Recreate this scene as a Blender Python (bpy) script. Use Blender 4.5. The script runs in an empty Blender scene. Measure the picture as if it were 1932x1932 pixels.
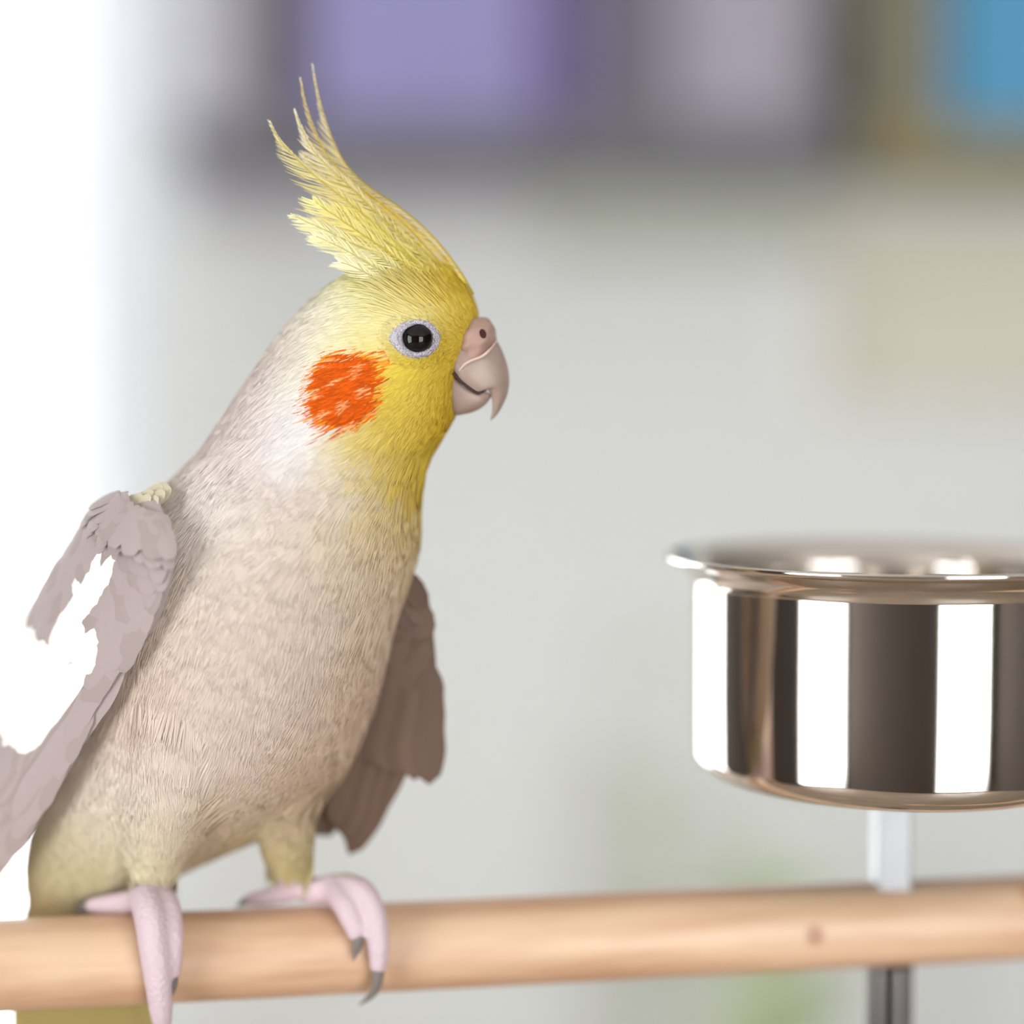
import bpy, bmesh, math, random
import numpy as np
from mathutils import Vector, Matrix
from mathutils.bvhtree import BVHTree

random.seed(7)
rng = np.random.default_rng(11)
scene = bpy.context.scene
COL = scene.collection

# ------------------------------------------------------------------ camera
FPX = 3200.0                      # focal length in pixels of the 1932 px frame
CAM = np.array([0.0, 0.0, 1.25])
PITCH = math.radians(2.97)
FWD = np.array([0.0, math.cos(PITCH), -math.sin(PITCH)])
UP = np.array([0.0, math.sin(PITCH), math.cos(PITCH)])
RGT = np.array([1.0, 0.0, 0.0])
D0 = 0.37
UPX = D0 / FPX                    # metres per pixel at the bird

cam = bpy.data.cameras.new('camera')
cam.sensor_width = 36.0
cam.lens = FPX / 1932.0 * 36.0
cam.clip_start = 0.01
cam.dof.use_dof = True
cam.dof.focus_distance = 0.3580
cam.dof.aperture_fstop = cam.lens / 25.0
cam_ob = bpy.data.objects.new('camera', cam)
COL.objects.link(cam_ob)
cam_ob.location = CAM
cam_ob.rotation_euler = (math.radians(90) - PITCH, 0, 0)
scene.camera = cam_ob

# ------------------------------------------------------------------ sky, exposure
world = bpy.data.worlds.new('sky')
scene.world = world
world.use_nodes = True
bg = world.node_tree.nodes['Background']
bg.inputs[0].default_value = (0.97, 0.985, 1.0, 1)
bg.inputs[1].default_value = 8.0
vs = scene.view_settings
vs.view_transform = 'Standard'
vs.look = 'None'
vs.gamma = 1.0
vs.use_curve_mapping = False
vs.exposure = 0.18
scene.cycles.use_denoising = True
scene.cycles.max_bounces = 8
scene.cycles.diffuse_bounces = 5
scene.cycles.sample_clamp_indirect = 12.0
scene.cycles.caustics_reflective = False
scene.cycles.caustics_refractive = False

# room box
X0, X1, Y0, Y1, Z1 = -2.0, 2.7, -2.4, 2.45, 2.6
# openings: (wall, a0, a1, z0, z1)
OPEN = [('left', -2.35, -0.60, 0.12, 2.35), ('left', 1.68, 2.38, 0.12, 2.35), ('rear', 0.62, 2.45, 0.12, 2.35),
        ('back', -1.90, -0.66, 0.12, 2.35)]

def portal(name, loc, rot, sx, sy):
    l = bpy.data.lights.new(name, 'AREA')
    l.shape = 'RECTANGLE'; l.size = sx; l.size_y = sy
    l.cycles.is_portal = True
    o = bpy.data.objects.new(name, l)
    COL.objects.link(o)
    o.location = loc; o.rotation_euler = rot
R90 = math.radians(90)
for wl, a0, a1, z0, z1 in OPEN:
    zc = (z0 + z1) / 2
    if wl == 'left':
        portal('daylight_portal', (X0 - 0.02, (a0 + a1) / 2, zc), (0, -R90, 0), z1 - z0, a1 - a0)
    elif wl == 'rear':
        portal('daylight_portal', ((a0 + a1) / 2, Y0 - 0.02, zc), (R90, 0, 0), a1 - a0, z1 - z0)
    else:
        portal('daylight_portal', ((a0 + a1) / 2, Y1 + 0.02, zc), (-R90, 0, 0), a1 - a0, z1 - z0)

# ------------------------------------------------------------------ helpers
def P(u, v, w=0.0):
    d = D0 + w * UPX
    return CAM + d * (FWD + RGT * ((u - 966.0) / FPX) + UP * ((966.0 - v) / FPX))

def Pn(a):
    a = np.asarray(a, float)
    d = (D0 + a[:, 2] * UPX)[:, None]
    return CAM + d * (FWD[None] + RGT[None] * ((a[:, 0:1] - 966.0) / FPX) + UP[None] * ((966.0 - a[:, 1:2]) / FPX))

def UVW(p):
    q = np.asarray(p, float) - CAM
    d = q @ FWD
    return np.stack([966 + FPX * (q @ RGT) / d, 966 - FPX * (q @ UP) / d, (d - D0) / UPX], 1)

def lin(c):
    c = np.asarray(c, float) / 255.0
    return np.where(c <= 0.04045, c / 12.92, ((c + 0.055) / 1.055) ** 2.4)

def lin4(c):
    r = lin(c)
    return (float(r[0]), float(r[1]), float(r[2]), 1.0)

def mesh_np(name, verts, faces, smooth=True, colors=None):
    me = bpy.data.meshes.new(name)
    verts = np.asarray(verts, np.float32)
    if isinstance(faces, np.ndarray):
        n, k = faces.shape
        me.vertices.add(len(verts)); me.vertices.foreach_set('co', verts.ravel())
        me.loops.add(n * k); me.loops.foreach_set('vertex_index', faces.astype(np.int32).ravel())
        me.polygons.add(n)
        me.polygons.foreach_set('loop_start', np.arange(0, n * k, k, dtype=np.int32))
    else:
        me.from_pydata([tuple(map(float, v)) for v in verts], [], [tuple(int(i) for i in f) for f in faces])
    me.update(calc_edges=True)
    if smooth:
        me.polygons.foreach_set('use_smooth', np.ones(len(me.polygons), bool))
    if colors is not None:
        at = me.color_attributes.new('pigment', 'FLOAT_COLOR', 'POINT')
        c4 = np.ones((len(verts), 4), np.float32); c4[:, :3] = colors
        at.data.foreach_set('color', c4.ravel())
    return me

def link(name, me, mat=None, parent=None):
    o = bpy.data.objects.new(name, me)
    COL.objects.link(o)
    if mat is not None and me is not None and len(me.materials) == 0:
        me.materials.append(mat)
    if parent is not None:
        o.parent = parent
        o.matrix_parent_inverse = world_of(parent).inverted()
    return o

def world_of(o):
    m = Matrix.LocRotScale(o.location, o.rotation_euler, o.scale)
    if o.parent:
        return world_of(o.parent) @ o.matrix_parent_inverse @ m
    return m

def tag(o, label=None, cat=None, group=None, kind=None):
    if label: o['label'] = label
    if cat: o['category'] = cat
    if group: o['group'] = group
    if kind: o['kind'] = kind
    return o

def empty(name, loc):
    o = bpy.data.objects.new(name, None)
    o.empty_display_size = 0.02
    COL.objects.link(o); o.location = loc
    return o

def box_mesh(name, size, bev=0.0, seg=2):
    bm = bmesh.new()
    bmesh.ops.create_cube(bm, size=1.0)
    bmesh.ops.scale(bm, vec=size, verts=bm.verts)
    if bev > 0:
        bmesh.ops.bevel(bm, geom=bm.edges[:], offset=bev, segments=seg, affect='EDGES', profile=0.5)
    me = bpy.data.meshes.new(name); bm.to_mesh(me); bm.free()
    return me

def boxes(name, lst):
    """one mesh made of several axis aligned boxes (x0,x1,y0,y1,z0,z1)"""
    v, f = [], []
    for x0, x1, y0, y1, z0, z1 in lst:
        b = len(v)
        v += [(x0, y0, z0), (x1, y0, z0), (x1, y1, z0), (x0, y1, z0), (x0, y0, z1), (x1, y0, z1), (x1, y1, z1), (x0, y1, z1)]
        f += [tuple(b + i for i in q) for q in ((0, 3, 2, 1), (4, 5, 6, 7), (0, 1, 5, 4), (1, 2, 6, 5), (2, 3, 7, 6), (3, 0, 4, 7))]
    return mesh_np(name, v, f, smooth=False)

def lathe(name, prof, n=96, center=(0, 0, 0)):
    prof = np.asarray(prof, float)
    m = len(prof)
    ang = np.linspace(0, 2 * math.pi, n, endpoint=False)
    v = np.zeros((n, m, 3))
    v[:, :, 0] = prof[None, :, 0] * np.cos(ang)[:, None] + center[0]
    v[:, :, 1] = prof[None, :, 0] * np.sin(ang)[:, None] + center[1]
    v[:, :, 2] = prof[None, :, 1] + center[2]
    i = np.arange(n)[:, None]; j = np.arange(m - 1)[None, :]
    a = i * m + j; b = ((i + 1) % n) * m + j
    f = np.stack([a, b, b + 1, a + 1], -1).reshape(-1, 4)
    return mesh_np(name, v.reshape(-1, 3), f)

def spline(pts, n):
    """Catmull-Rom through rows of pts, n samples"""
    pts = np.asarray(pts, float)
    if len(pts) == 2:
        t = np.linspace(0, 1, n)[:, None]
        return pts[0] * (1 - t) + pts[1] * t
    ext = np.vstack([2 * pts[0] - pts[1], pts, 2 * pts[-1] - pts[-2]])
    t = np.linspace(0, len(pts) - 1 - 1e-9, n)
    k = t.astype(int); f = (t - k)[:, None]
    p0, p1, p2, p3 = ext[k], ext[k + 1], ext[k + 2], ext[k + 3]
    return 0.5 * (2 * p1 + (p2 - p0) * f + (2 * p0 - 5 * p1 + 4 * p2 - p3) * f ** 2 + (3 * p1 - p0 - 3 * p2 + p3) * f ** 3)

def tube_uvw(pts, rad, n=40, seg=16, conv=True):
    """tube through uvw points with radius (px); returns verts (world), faces"""
    q = spline(np.hstack([np.asarray(pts, float), np.asarray(rad, float)[:, None]]), n)
    c, r = q[:, :3], np.maximum(q[:, 3], 0.3 if conv else 1e-4)
    t = np.gradient(c, axis=0); t /= np.linalg.norm(t, axis=1)[:, None] + 1e-9
    ref = np.array([0.0, 0.0, 1.0])
    s = np.cross(t, ref)
    bad = np.linalg.norm(s, axis=1) < 0.15
    s[bad] = np.cross(t[bad], np.array([1.0, 0, 0]))
    s /= np.linalg.norm(s, axis=1)[:, None]
    for k in range(1, n):
        if (s[k] * s[k - 1]).sum() < 0: s[k] *= -1
    b = np.cross(t, s)
    a = np.linspace(0, 2 * math.pi, seg, endpoint=False)
    v = c[:, None] + r[:, None, None] * (np.cos(a)[None, :, None] * s[:, None] + np.sin(a)[None, :, None] * b[:, None])
    v = v.reshape(-1, 3)
    v = np.vstack([v, c[0:1] - t[0:1] * r[0] * 0.6, c[-1:] + t[-1:] * r[-1] * 0.6])
    f = []
    for i in range(n - 1):
        for j in range(seg):
            j2 = (j + 1) % seg
            f.append((i * seg + j, i * seg + j2, (i + 1) * seg + j2, (i + 1) * seg + j))
    e0, e1 = n * seg, n * seg + 1
    for j in range(seg):
        j2 = (j + 1) % seg
        f.append((e0, j2, j)); f.append((e1, (n - 1) * seg + j, (n - 1) * seg + j2))
    return (Pn(v) if conv else v), f

# ------------------------------------------------------------------ materials
def nmat(name):
    m = bpy.data.materials.new(name); m.use_nodes = True
    nt = m.node_tree
    return m, nt, nt.nodes['Principled BSDF']

def N(nt, typ, **kw):
    n = nt.nodes.new(typ)
    for k, v in kw.items(): setattr(n, k, v)
    return n

def plain(name, rgb, rough=0.6, metal=0.0, noise=0.0, nscale=20.0, bump=0.0, coords='Object', spec=0.5):
    m, nt, b = nmat(name)
    b.inputs['Roughness'].default_value = rough
    b.inputs['Metallic'].default_value = metal
    b.inputs['Specular IOR Level'].default_value = spec
    tc = N(nt, 'ShaderNodeTexCoord')
    nz = N(nt, 'ShaderNodeTexNoise'); nz.inputs['Scale'].default_value = nscale; nz.inputs['Detail'].default_value = 4
    nt.links.new(tc.outputs[coords], nz.inputs['Vector'])
    mx = N(nt, 'ShaderNodeMix', data_type='RGBA')
    c = lin4(rgb)
    mx.inputs['A'].default_value = tuple(max(0, x * (1 - noise)) for x in c[:3]) + (1,)
    mx.inputs['B'].default_value = tuple(min(1, x * (1 + noise)) for x in c[:3]) + (1,)
    nt.links.new(nz.outputs['Fac'], mx.inputs['Factor'])
    nt.links.new(mx.outputs['Result'], b.inputs['Base Color'])
    if bump > 0:
        bp = N(nt, 'ShaderNodeBump'); bp.inputs['Strength'].default_value = 0.6; bp.inputs['Distance'].default_value = bump
        nt.links.new(nz.outputs['Fac'], bp.inputs['Height'])
        nt.links.new(bp.outputs['Normal'], b.inputs['Normal'])
    return m

def wood(name, c1, c2, scale=(8, 90, 90), rough=0.45, knots=None):
    """grain runs along local x"""
    m, nt, b = nmat(name)
    b.inputs['Roughness'].default_value = rough
    tc = N(nt, 'ShaderNodeTexCoord')
    mp = N(nt, 'ShaderNodeMapping'); mp.inputs['Scale'].default_value = scale
    nt.links.new(tc.outputs['Object'], mp.inputs['Vector'])
    n1 = N(nt, 'ShaderNodeTexNoise'); n1.inputs['Scale'].default_value = 1.0; n1.inputs['Detail'].default_value = 6; n1.inputs['Distortion'].default_value = 0.6
    nt.links.new(mp.outputs[0], n1.inputs['Vector'])
    n2 = N(nt, 'ShaderNodeTexNoise'); n2.inputs['Scale'].default_value = 5.0; n2.inputs['Detail'].default_value = 5
    nt.links.new(mp.outputs[0], n2.inputs['Vector'])
    ad = N(nt, 'ShaderNodeMath', operation='MULTIPLY_ADD'); ad.inputs[1].default_value = 0.35
    nt.links.new(n2.outputs['Fac'], ad.inputs[0]); nt.links.new(n1.outputs['Fac'], ad.inputs[2])
    rp = N(nt, 'ShaderNodeValToRGB')
    rp.color_ramp.elements[0].position = 0.45; rp.color_ramp.elements[0].color = lin4(c1)
    rp.color_ramp.elements[1].position = 0.85; rp.color_ramp.elements[1].color = lin4(c2)
    nt.links.new(ad.outputs[0], rp.inputs[0])
    out = rp.outputs[0]
    for (kx, ky, kz, kr, kc) in (knots or []):
        vm = N(nt, 'ShaderNodeVectorMath', operation='DISTANCE')
        vm.inputs[1].default_value = (kx, ky, kz)
        nt.links.new(tc.outputs['Object'], vm.inputs[0])
        mr = N(nt, 'ShaderNodeMapRange'); mr.inputs['From Min'].default_value = kr * 0.3; mr.inputs['From Max'].default_value = kr
        mr.inputs['To Min'].default_value = 0.75; mr.inputs['To Max'].default_value = 0.0
        nt.links.new(vm.outputs['Value'], mr.inputs['Value'])
        mx = N(nt, 'ShaderNodeMix', data_type='RGBA'); mx.inputs['B'].default_value = lin4(kc)
        nt.links.new(mr.outputs[0], mx.inputs['Factor']); nt.links.new(out, mx.inputs['A'])
        out = mx.outputs['Result']
    nt.links.new(out, b.inputs['Base Color'])
    bp = N(nt, 'ShaderNodeBump'); bp.inputs['Strength'].default_value = 0.25; bp.inputs['Distance'].default_value = 0.0004
    nt.links.new(n2.outputs['Fac'], bp.inputs['Height']); nt.links.new(bp.outputs['Normal'], b.inputs['Normal'])
    return m

def pigment(name, rough=0.75, sheen=0.0, spec=0.25, bump=0.0, bscale=900.0):
    m, nt, b = nmat(name)
    at = N(nt, 'ShaderNodeAttribute'); at.attribute_name = 'pigment'
    nt.links.new(at.outputs['Color'], b.inputs['Base Color'])
    b.inputs['Roughness'].default_value = rough
    b.inputs['Specular IOR Level'].default_value = spec
    b.inputs['Sheen Weight'].default_value = sheen
    if bump > 0:
        tc = N(nt, 'ShaderNodeTexCoord')
        vo = N(nt, 'ShaderNodeTexVoronoi'); vo.inputs['Scale'].default_value = bscale
        nt.links.new(tc.outputs['Object'], vo.inputs['Vector'])
        bp = N(nt, 'ShaderNodeBump'); bp.inputs['Strength'].default_value = 0.5; bp.inputs['Distance'].default_value = bump
        nt.links.new(vo.outputs['Distance'], bp.inputs['Height']); nt.links.new(bp.outputs['Normal'], b.inputs['Normal'])
    return m

def feather_mat(name, rgb, rgb_tip=None, freq=60.0, dark=0.93):
    """barb lines slant away from the shaft; the feather lies along local y"""
    m, nt, b = nmat(name)
    b.inputs['Roughness'].default_value = 0.65
    b.inputs['Specular IOR Level'].default_value = 0.3
    tc = N(nt, 'ShaderNodeTexCoord'); sp = N(nt, 'ShaderNodeSeparateXYZ')
    nt.links.new(tc.outputs['Object'], sp.inputs[0])
    ab = N(nt, 'ShaderNodeMath', operation='ABSOLUTE'); nt.links.new(sp.outputs['X'], ab.inputs[0])
    ma = N(nt, 'ShaderNodeMath', operation='MULTIPLY_ADD'); ma.inputs[1].default_value = -0.55
    nt.links.new(ab.outputs[0], ma.inputs[0]); nt.links.new(sp.outputs['Y'], ma.inputs[2])
    nz = N(nt, 'ShaderNodeTexNoise'); nz.inputs['Scale'].default_value = 4.0
    nt.links.new(tc.outputs['Object'], nz.inputs['Vector'])
    m2 = N(nt, 'ShaderNodeMath', operation='MULTIPLY_ADD'); m2.inputs[1].default_value = 0.08
    nt.links.new(nz.outputs['Fac'], m2.inputs[0]); nt.links.new(ma.outputs[0], m2.inputs[2])
    fr = N(nt, 'ShaderNodeMath', operation='MULTIPLY'); fr.inputs[1].default_value = freq
    nt.links.new(m2.outputs[0], fr.inputs[0])
    sn = N(nt, 'ShaderNodeMath', operation='SINE'); nt.links.new(fr.outputs[0], sn.inputs[0])
    mr = N(nt, 'ShaderNodeMapRange'); mr.inputs['From Min'].default_value = -1; mr.inputs['From Max'].default_value = 1
    nt.links.new(sn.outputs[0], mr.inputs['Value'])
    c = lin4(rgb)
    mx = N(nt, 'ShaderNodeMix', data_type='RGBA')
    mx.inputs['A'].default_value = tuple(x * dark for x in c[:3]) + (1,); mx.inputs['B'].default_value = c
    nt.links.new(mr.outputs[0], mx.inputs['Factor'])
    out = mx.outputs['Result']
    if rgb_tip is not None:
        m3 = N(nt, 'ShaderNodeMapRange'); m3.inputs['From Min'].default_value = 0.82; m3.inputs['From Max'].default_value = 1.0
        nt.links.new(sp.outputs['Y'], m3.inputs['Value'])
        mx2 = N(nt, 'ShaderNodeMix', data_type='RGBA'); mx2.inputs['B'].default_value = lin4(rgb_tip)
        nt.links.new(m3.outputs[0], mx2.inputs['Factor']); nt.links.new(out, mx2.inputs['A'])
        out = mx2.outputs['Result']
    nt.links.new(out, b.inputs['Base Color'])
    bp = N(nt, 'ShaderNodeBump'); bp.inputs['Strength'].default_value = 0.2; bp.inputs['Distance'].default_value = 0.0001
    nt.links.new(mr.outputs[0], bp.inputs['Height']); nt.links.new(bp.outputs['Normal'], b.inputs['Normal'])
    return m

def glass_mat():
    m = bpy.data.materials.new('window_glass'); m.use_nodes = True
    nt = m.node_tree; nt.nodes.clear()
    o = N(nt, 'ShaderNodeOutputMaterial'); t = N(nt, 'ShaderNodeBsdfTransparent'); g = N(nt, 'ShaderNodeBsdfGlossy')
    g.inputs['Roughness'].default_value = 0.02
    t.inputs[0].default_value = (0.98, 0.99, 1, 1)
    x = N(nt, 'ShaderNodeMixShader'); x.inputs[0].default_value = 0.05
    nt.links.new(t.outputs[0], x.inputs[1]); nt.links.new(g.outputs[0], x.inputs[2]); nt.links.new(x.outputs[0], o.inputs[0])
    return m

# ------------------------------------------------------------------ the room
M_white = plain('off_white_paint', (229, 231, 229), 0.8, noise=0.03, nscale=3)
M_dark = plain('dark_taupe_paint', (66, 58, 52), 0.7, noise=0.1, nscale=3)
M_ceil = plain('ceiling_paint', (225, 222, 216), 0.9, noise=0.02, nscale=3)
M_frame = plain('white_window_paint', (240, 240, 240), 0.4, noise=0.02)
M_floor = wood('oak_floor', (128, 112, 96), (158, 142, 124), scale=(2, 14, 14), rough=0.4)
M_glass = glass_mat()
T = 0.1

def wall(name, wl, mat):
    ops = [o for o in OPEN if o[0] == wl]
    lo, hi = (Y0, Y1) if wl in ('left', 'right') else (X0 - T, X1 + T)
    spans = []
    cur = lo
    for _, a0, a1, z0, z1 in ops:
        spans += [(cur, a0, 0, Z1), (a0, a1, 0, z0), (a0, a1, z1, Z1)]
        cur = a1
    spans.append((cur, hi, 0, Z1))
    bl = []
    for a, b, c, d in spans:
        if wl == 'left': bl.append((X0 - T, X0, a, b, c, d))
        if wl == 'right': bl.append((X1, X1 + T, a, b, c, d))
        if wl == 'back': bl.append((a, b, Y1, Y1 + T, c, d))
        if wl == 'rear': bl.append((a, b, Y0 - T, Y0, c, d))
    return tag(link(name, boxes(name, bl), mat), kind='structure')

wall('wall_back', 'back', M_white)
wall('wall_left', 'left', M_dark)
wall('wall_right', 'right', M_dark)
wall('wall_rear', 'rear', M_dark)
tag(link('floor', boxes('floor', [(X0 - T, X1 + T, Y0 - T, Y1 + T, -0.1, 0)]), M_floor), kind='structure')
tag(link('ceiling', boxes('ceiling', [(X0 - T, X1 + T, Y0 - T, Y1 + T, Z1, Z1 + 0.1)]), M_ceil), kind='structure')

for k, (wl, a0, a1, z0, z1) in enumerate(OPEN):
    fw = 0.05
    am = (a0 + a1) / 2
    def mk(rects, t0, t1):
        out = []
        for (p, q, r, s) in rects:
            if wl == 'left': out.append((X0 - T + t0, X0 - T + t1, p, q, r, s))
            elif wl == 'rear': out.append((p, q, Y0 - T + t0, Y0 - T + t1, r, s))
            else: out.append((p, q, Y1 + T - t1, Y1 + T - t0, r, s))
        return out
    fr = [(a0, a1, z0, z0 + fw), (a0, a1, z1 - fw, z1), (a0, a0 + fw, z0 + fw, z1 - fw), (a1 - fw, a1, z0 + fw, z1 - fw)]
    win = tag(link('window_%d' % (k + 1), boxes('window_frame', mk(fr, 0.03, 0.08)), M_frame), kind='structure')
    link('mullion', boxes('mullion', mk([(am - 0.02, am + 0.02, z0 + fw, z1 - fw)], 0.035, 0.075)), M_frame, win)
    for (p, q) in ((a0 + fw, am - 0.02), (am + 0.02, a1 - fw)):
        link('pane', boxes('pane', mk([(p, q, z0 + fw, z1 - fw)], 0.052, 0.056)), M_glass, win)

# ------------------------------------------------------------------ wooden perch on its stand
PA, PB = P(0, 1821, (0.376 - D0) / UPX), P(1932, 1730, (0.413 - D0) / UPX)
pdir = (PB - PA) / np.linalg.norm(PB - PA)
PRAD = 0.0100
P_start, P_end = PA - pdir * 0.16, PB + pdir * 0.14
plen = float(np.linalg.norm(P_end - P_start))
pm = Matrix(np.column_stack([pdir, np.cross([0, 0, 1.0], pdir) / np.linalg.norm(np.cross([0, 0, 1.0], pdir)),
                             np.cross(pdir, np.cross([0, 0, 1.0], pdir) / np.linalg.norm(np.cross([0, 0, 1.0], pdir)))]).tolist()).to_4x4()
pm.translation = Vector(P_start)

def perch_point(u):
    """world point of the perch axis seen at column u"""
    lo_, hi_ = 0.0, plen
    for _ in range(50):
        mid = (lo_ + hi_) / 2
        if UVW((P_start + pdir * mid)[None])[0, 0] < u: lo_ = mid
        else: hi_ = mid
    return P_start + pdir * lo_
kp = P(1512, 1757, 0)
ks = float((perch_point(1512) - P_start) @ pdir)
ks2 = float((perch_point(1900) - P_start) @ pdir)
M_perch = wood('beech_dowel', (186, 140, 108), (216, 182, 150), scale=(9, 70, 70), rough=0.42,
               knots=[(ks, -0.0098, 0.001, 0.0032, (150, 92, 62)), (ks2 + 0.004, -0.006, 0.0075, 0.005, (190, 120, 82))])
M_post = wood('beech_post', (182, 138, 106), (212, 178, 146), scale=(70, 70, 9), rough=0.45)
stand_c = (P_start + P_end) / 2
stand = empty('perch_stand', (stand_c[0], stand_c[1], 0))
tag(stand, 'round beech wood perch of a play stand, held up by two posts', 'perch')
# dowel: x along its length, slightly rounded ends
xs = np.concatenate([[0, 0.001, 0.003], np.linspace(0.01, plen - 0.01, 60), [plen - 0.003, plen - 0.001, plen]])
rs = np.concatenate([[0.0, 0.008, 0.0097], np.full(60, PRAD), [0.0097, 0.008, 0.0]])
sg = 48
ang = np.linspace(0, 2 * math.pi, sg, endpoint=False)
dv = np.stack([np.repeat(xs, sg), (rs[:, None] * np.cos(ang)).ravel(), (rs[:, None] * np.sin(ang)).ravel()], 1)
i = np.arange(len(xs) - 1)[:, None]; j = np.arange(sg)[None]
df = np.stack([i * sg + j, i * sg + (j + 1) % sg, (i + 1) * sg + (j + 1) % sg, (i + 1) * sg + j], -1).reshape(-1, 4)
dow = link('perch', mesh_np('perch', dv, df[:, ::-1].copy()), M_perch)
dow.matrix_world = pm
dow.parent = stand; dow.matrix_parent_inverse = world_of(stand).inverted()
for e, sgn in ((P_start, 1), (P_end, -1)):
    q = e + pdir * sgn * 0.012
    pr = [(0.0, 0.0), (0.075, 0.0), (0.08, 0.006), (0.075, 0.018), (0.02, 0.024), (0.016, 0.04),
          (0.016, q[2] + 0.02), (0.012, q[2] + 0.03), (0.0, q[2] + 0.033)]
    link('post', lathe('post', pr, 40, (q[0], q[1], 0)), M_post, stand)

# ------------------------------------------------------------------ steel feeding cup
M_steel = plain('polished_steel', (214, 206, 198), 0.06, 1.0, noise=0.02, nscale=8)
M_steel2 = plain('satin_steel', (150, 150, 150), 0.42, 1.0, noise=0.05, nscale=60)
M_knurl = plain('dark_knurled_steel', (104, 100, 98), 0.3, 1.0, noise=0.15, nscale=80)
pc = perch_point(1680)
dC = float((pc - CAM) @ FWD)
k2 = dC / FPX                         # metres per pixel at the cup
cupz0 = P(1680, 1468, (dC - D0) / UPX)[2]
cupz1 = P(1680, 1049, (dC - D0) / UPX)[2]
R, RR, H = 374 * k2, 428 * k2, cupz1 - cupz0
cup = empty('feeding_cup', (pc[0], pc[1], float(pc[2] - 0.012)))
tag(cup, 'polished stainless steel feeding cup bolted onto the wooden perch', 'cup')
prof = [(0.0, 0.0), (0.4 * R, 0.0), (0.72 * R, 0.0008)]
rc, rz_ = 0.20 * R, 0.13 * R
for a in np.linspace(-90, 0, 14):
    prof.append((R - rc + rc * math.cos(math.radians(a)), 0.0012 + rz_ + rz_ * math.sin(math.radians(a))))
prof += [(R * 1.001, H * 0.45), (R * 1.002, H * 0.75), (R * 1.003, H * 0.86), (R * 1.0035, H - 0.0066), (R * 1.0035, H - 0.0061), (R * 1.003, H - 0.0058)]
inner = [(R * 0.992, H - 0.0057), (R * 0.990, H - 0.0061), (R * 0.988, H - 0.008), (R * 0.978, H * 0.5), (R * 0.968, rz_ + 0.002), (R * 0.8, 0.0035), (0.4 * R, 0.0022), (0, 0.0022)]
lathe_c = (pc[0], pc[1], cupz0)
link('bowl', lathe('bowl', prof + inner, 128, lathe_c), M_steel, cup)
# flared lip with a rolled edge
rim = [(R * 0.990, H - 0.0062), (R * 1.004, H - 0.0062), (R * 1.016, H - 0.0046), (R * 1.05, H - 0.0028), (RR * 0.97, H - 0.0012), (RR * 0.995, H - 0.0007),
       (RR * 1.003, H + 0.0000), (RR * 0.998, H + 0.0006), (RR * 0.98, H + 0.0006), (RR * 0.95, H - 0.0002), (R * 1.045, H - 0.0018), (R * 1.008, H - 0.0036), (R * 0.990, H - 0.0062)]
rp2 = spline(np.array([(a, b, 0) for a, b in rim]), 72)[:, :2]
link('rim', lathe('rim', rp2, 128, lathe_c), M_steel, cup)
# square post between cup and perch, turned on its corner
z_top, z_bot = cupz0 + 0.0005, pc[2] + PRAD * 0.86
me = box_mesh('cup_post', (0.0082, 0.0082, z_top - z_bot), 0.0005)
po = link('cup_post', me, M_steel2, cup)
po.location = (pc[0], pc[1], (z_top + z_bot) / 2); po.rotation_euler = (0, 0, math.radians(1))
po.matrix_parent_inverse = world_of(cup).inverted()
fl = [(0, 0.0006), (0.017, 0.0004), (0.0175, -0.0004), (0.016, -0.0014), (0.008, -0.0022), (0, -0.0022)]
link('flange', lathe('flange', fl, 48, (pc[0], pc[1], cupz0)), M_steel, cup)
# knurled screw under the perch
n = 18
prof_a = []
zk1, zk0 = pc[2] - PRAD * 0.93, pc[2] - PRAD - 0.026
vv, ff = [], []
nseg = n * 6
zz = [zk1, zk1 - 0.0006, zk1 - 0.001, zk0 + 0.001, zk0]
for zi, z in enumerate(zz):
    for a in range(nseg):
        ph = a / 6 * 2 * math.pi
        r = 0.0052 + 0.00035 * math.sin(ph) * (0 if zi in (0, 4) else 1)
        if zi in (0, 4): r = 0.0046
        th = 2 * math.pi * a / nseg
        vv.append((pc[0] + r * math.cos(th), pc[1] + r * math.sin(th), z))
for zi in range(4):
    for a in range(nseg):
        b = (a + 1) % nseg
        ff.append((zi * nseg + b, zi * nseg + a, (zi + 1) * nseg + a, (zi + 1) * nseg + b))
ff.append(tuple(range(4 * nseg, 5 * nseg))[::-1]); ff.append(tuple(range(nseg)))
link('knurled_screw', mesh_np('knurled_screw', vv, ff, smooth=False), M_knurl, cup)

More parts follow.
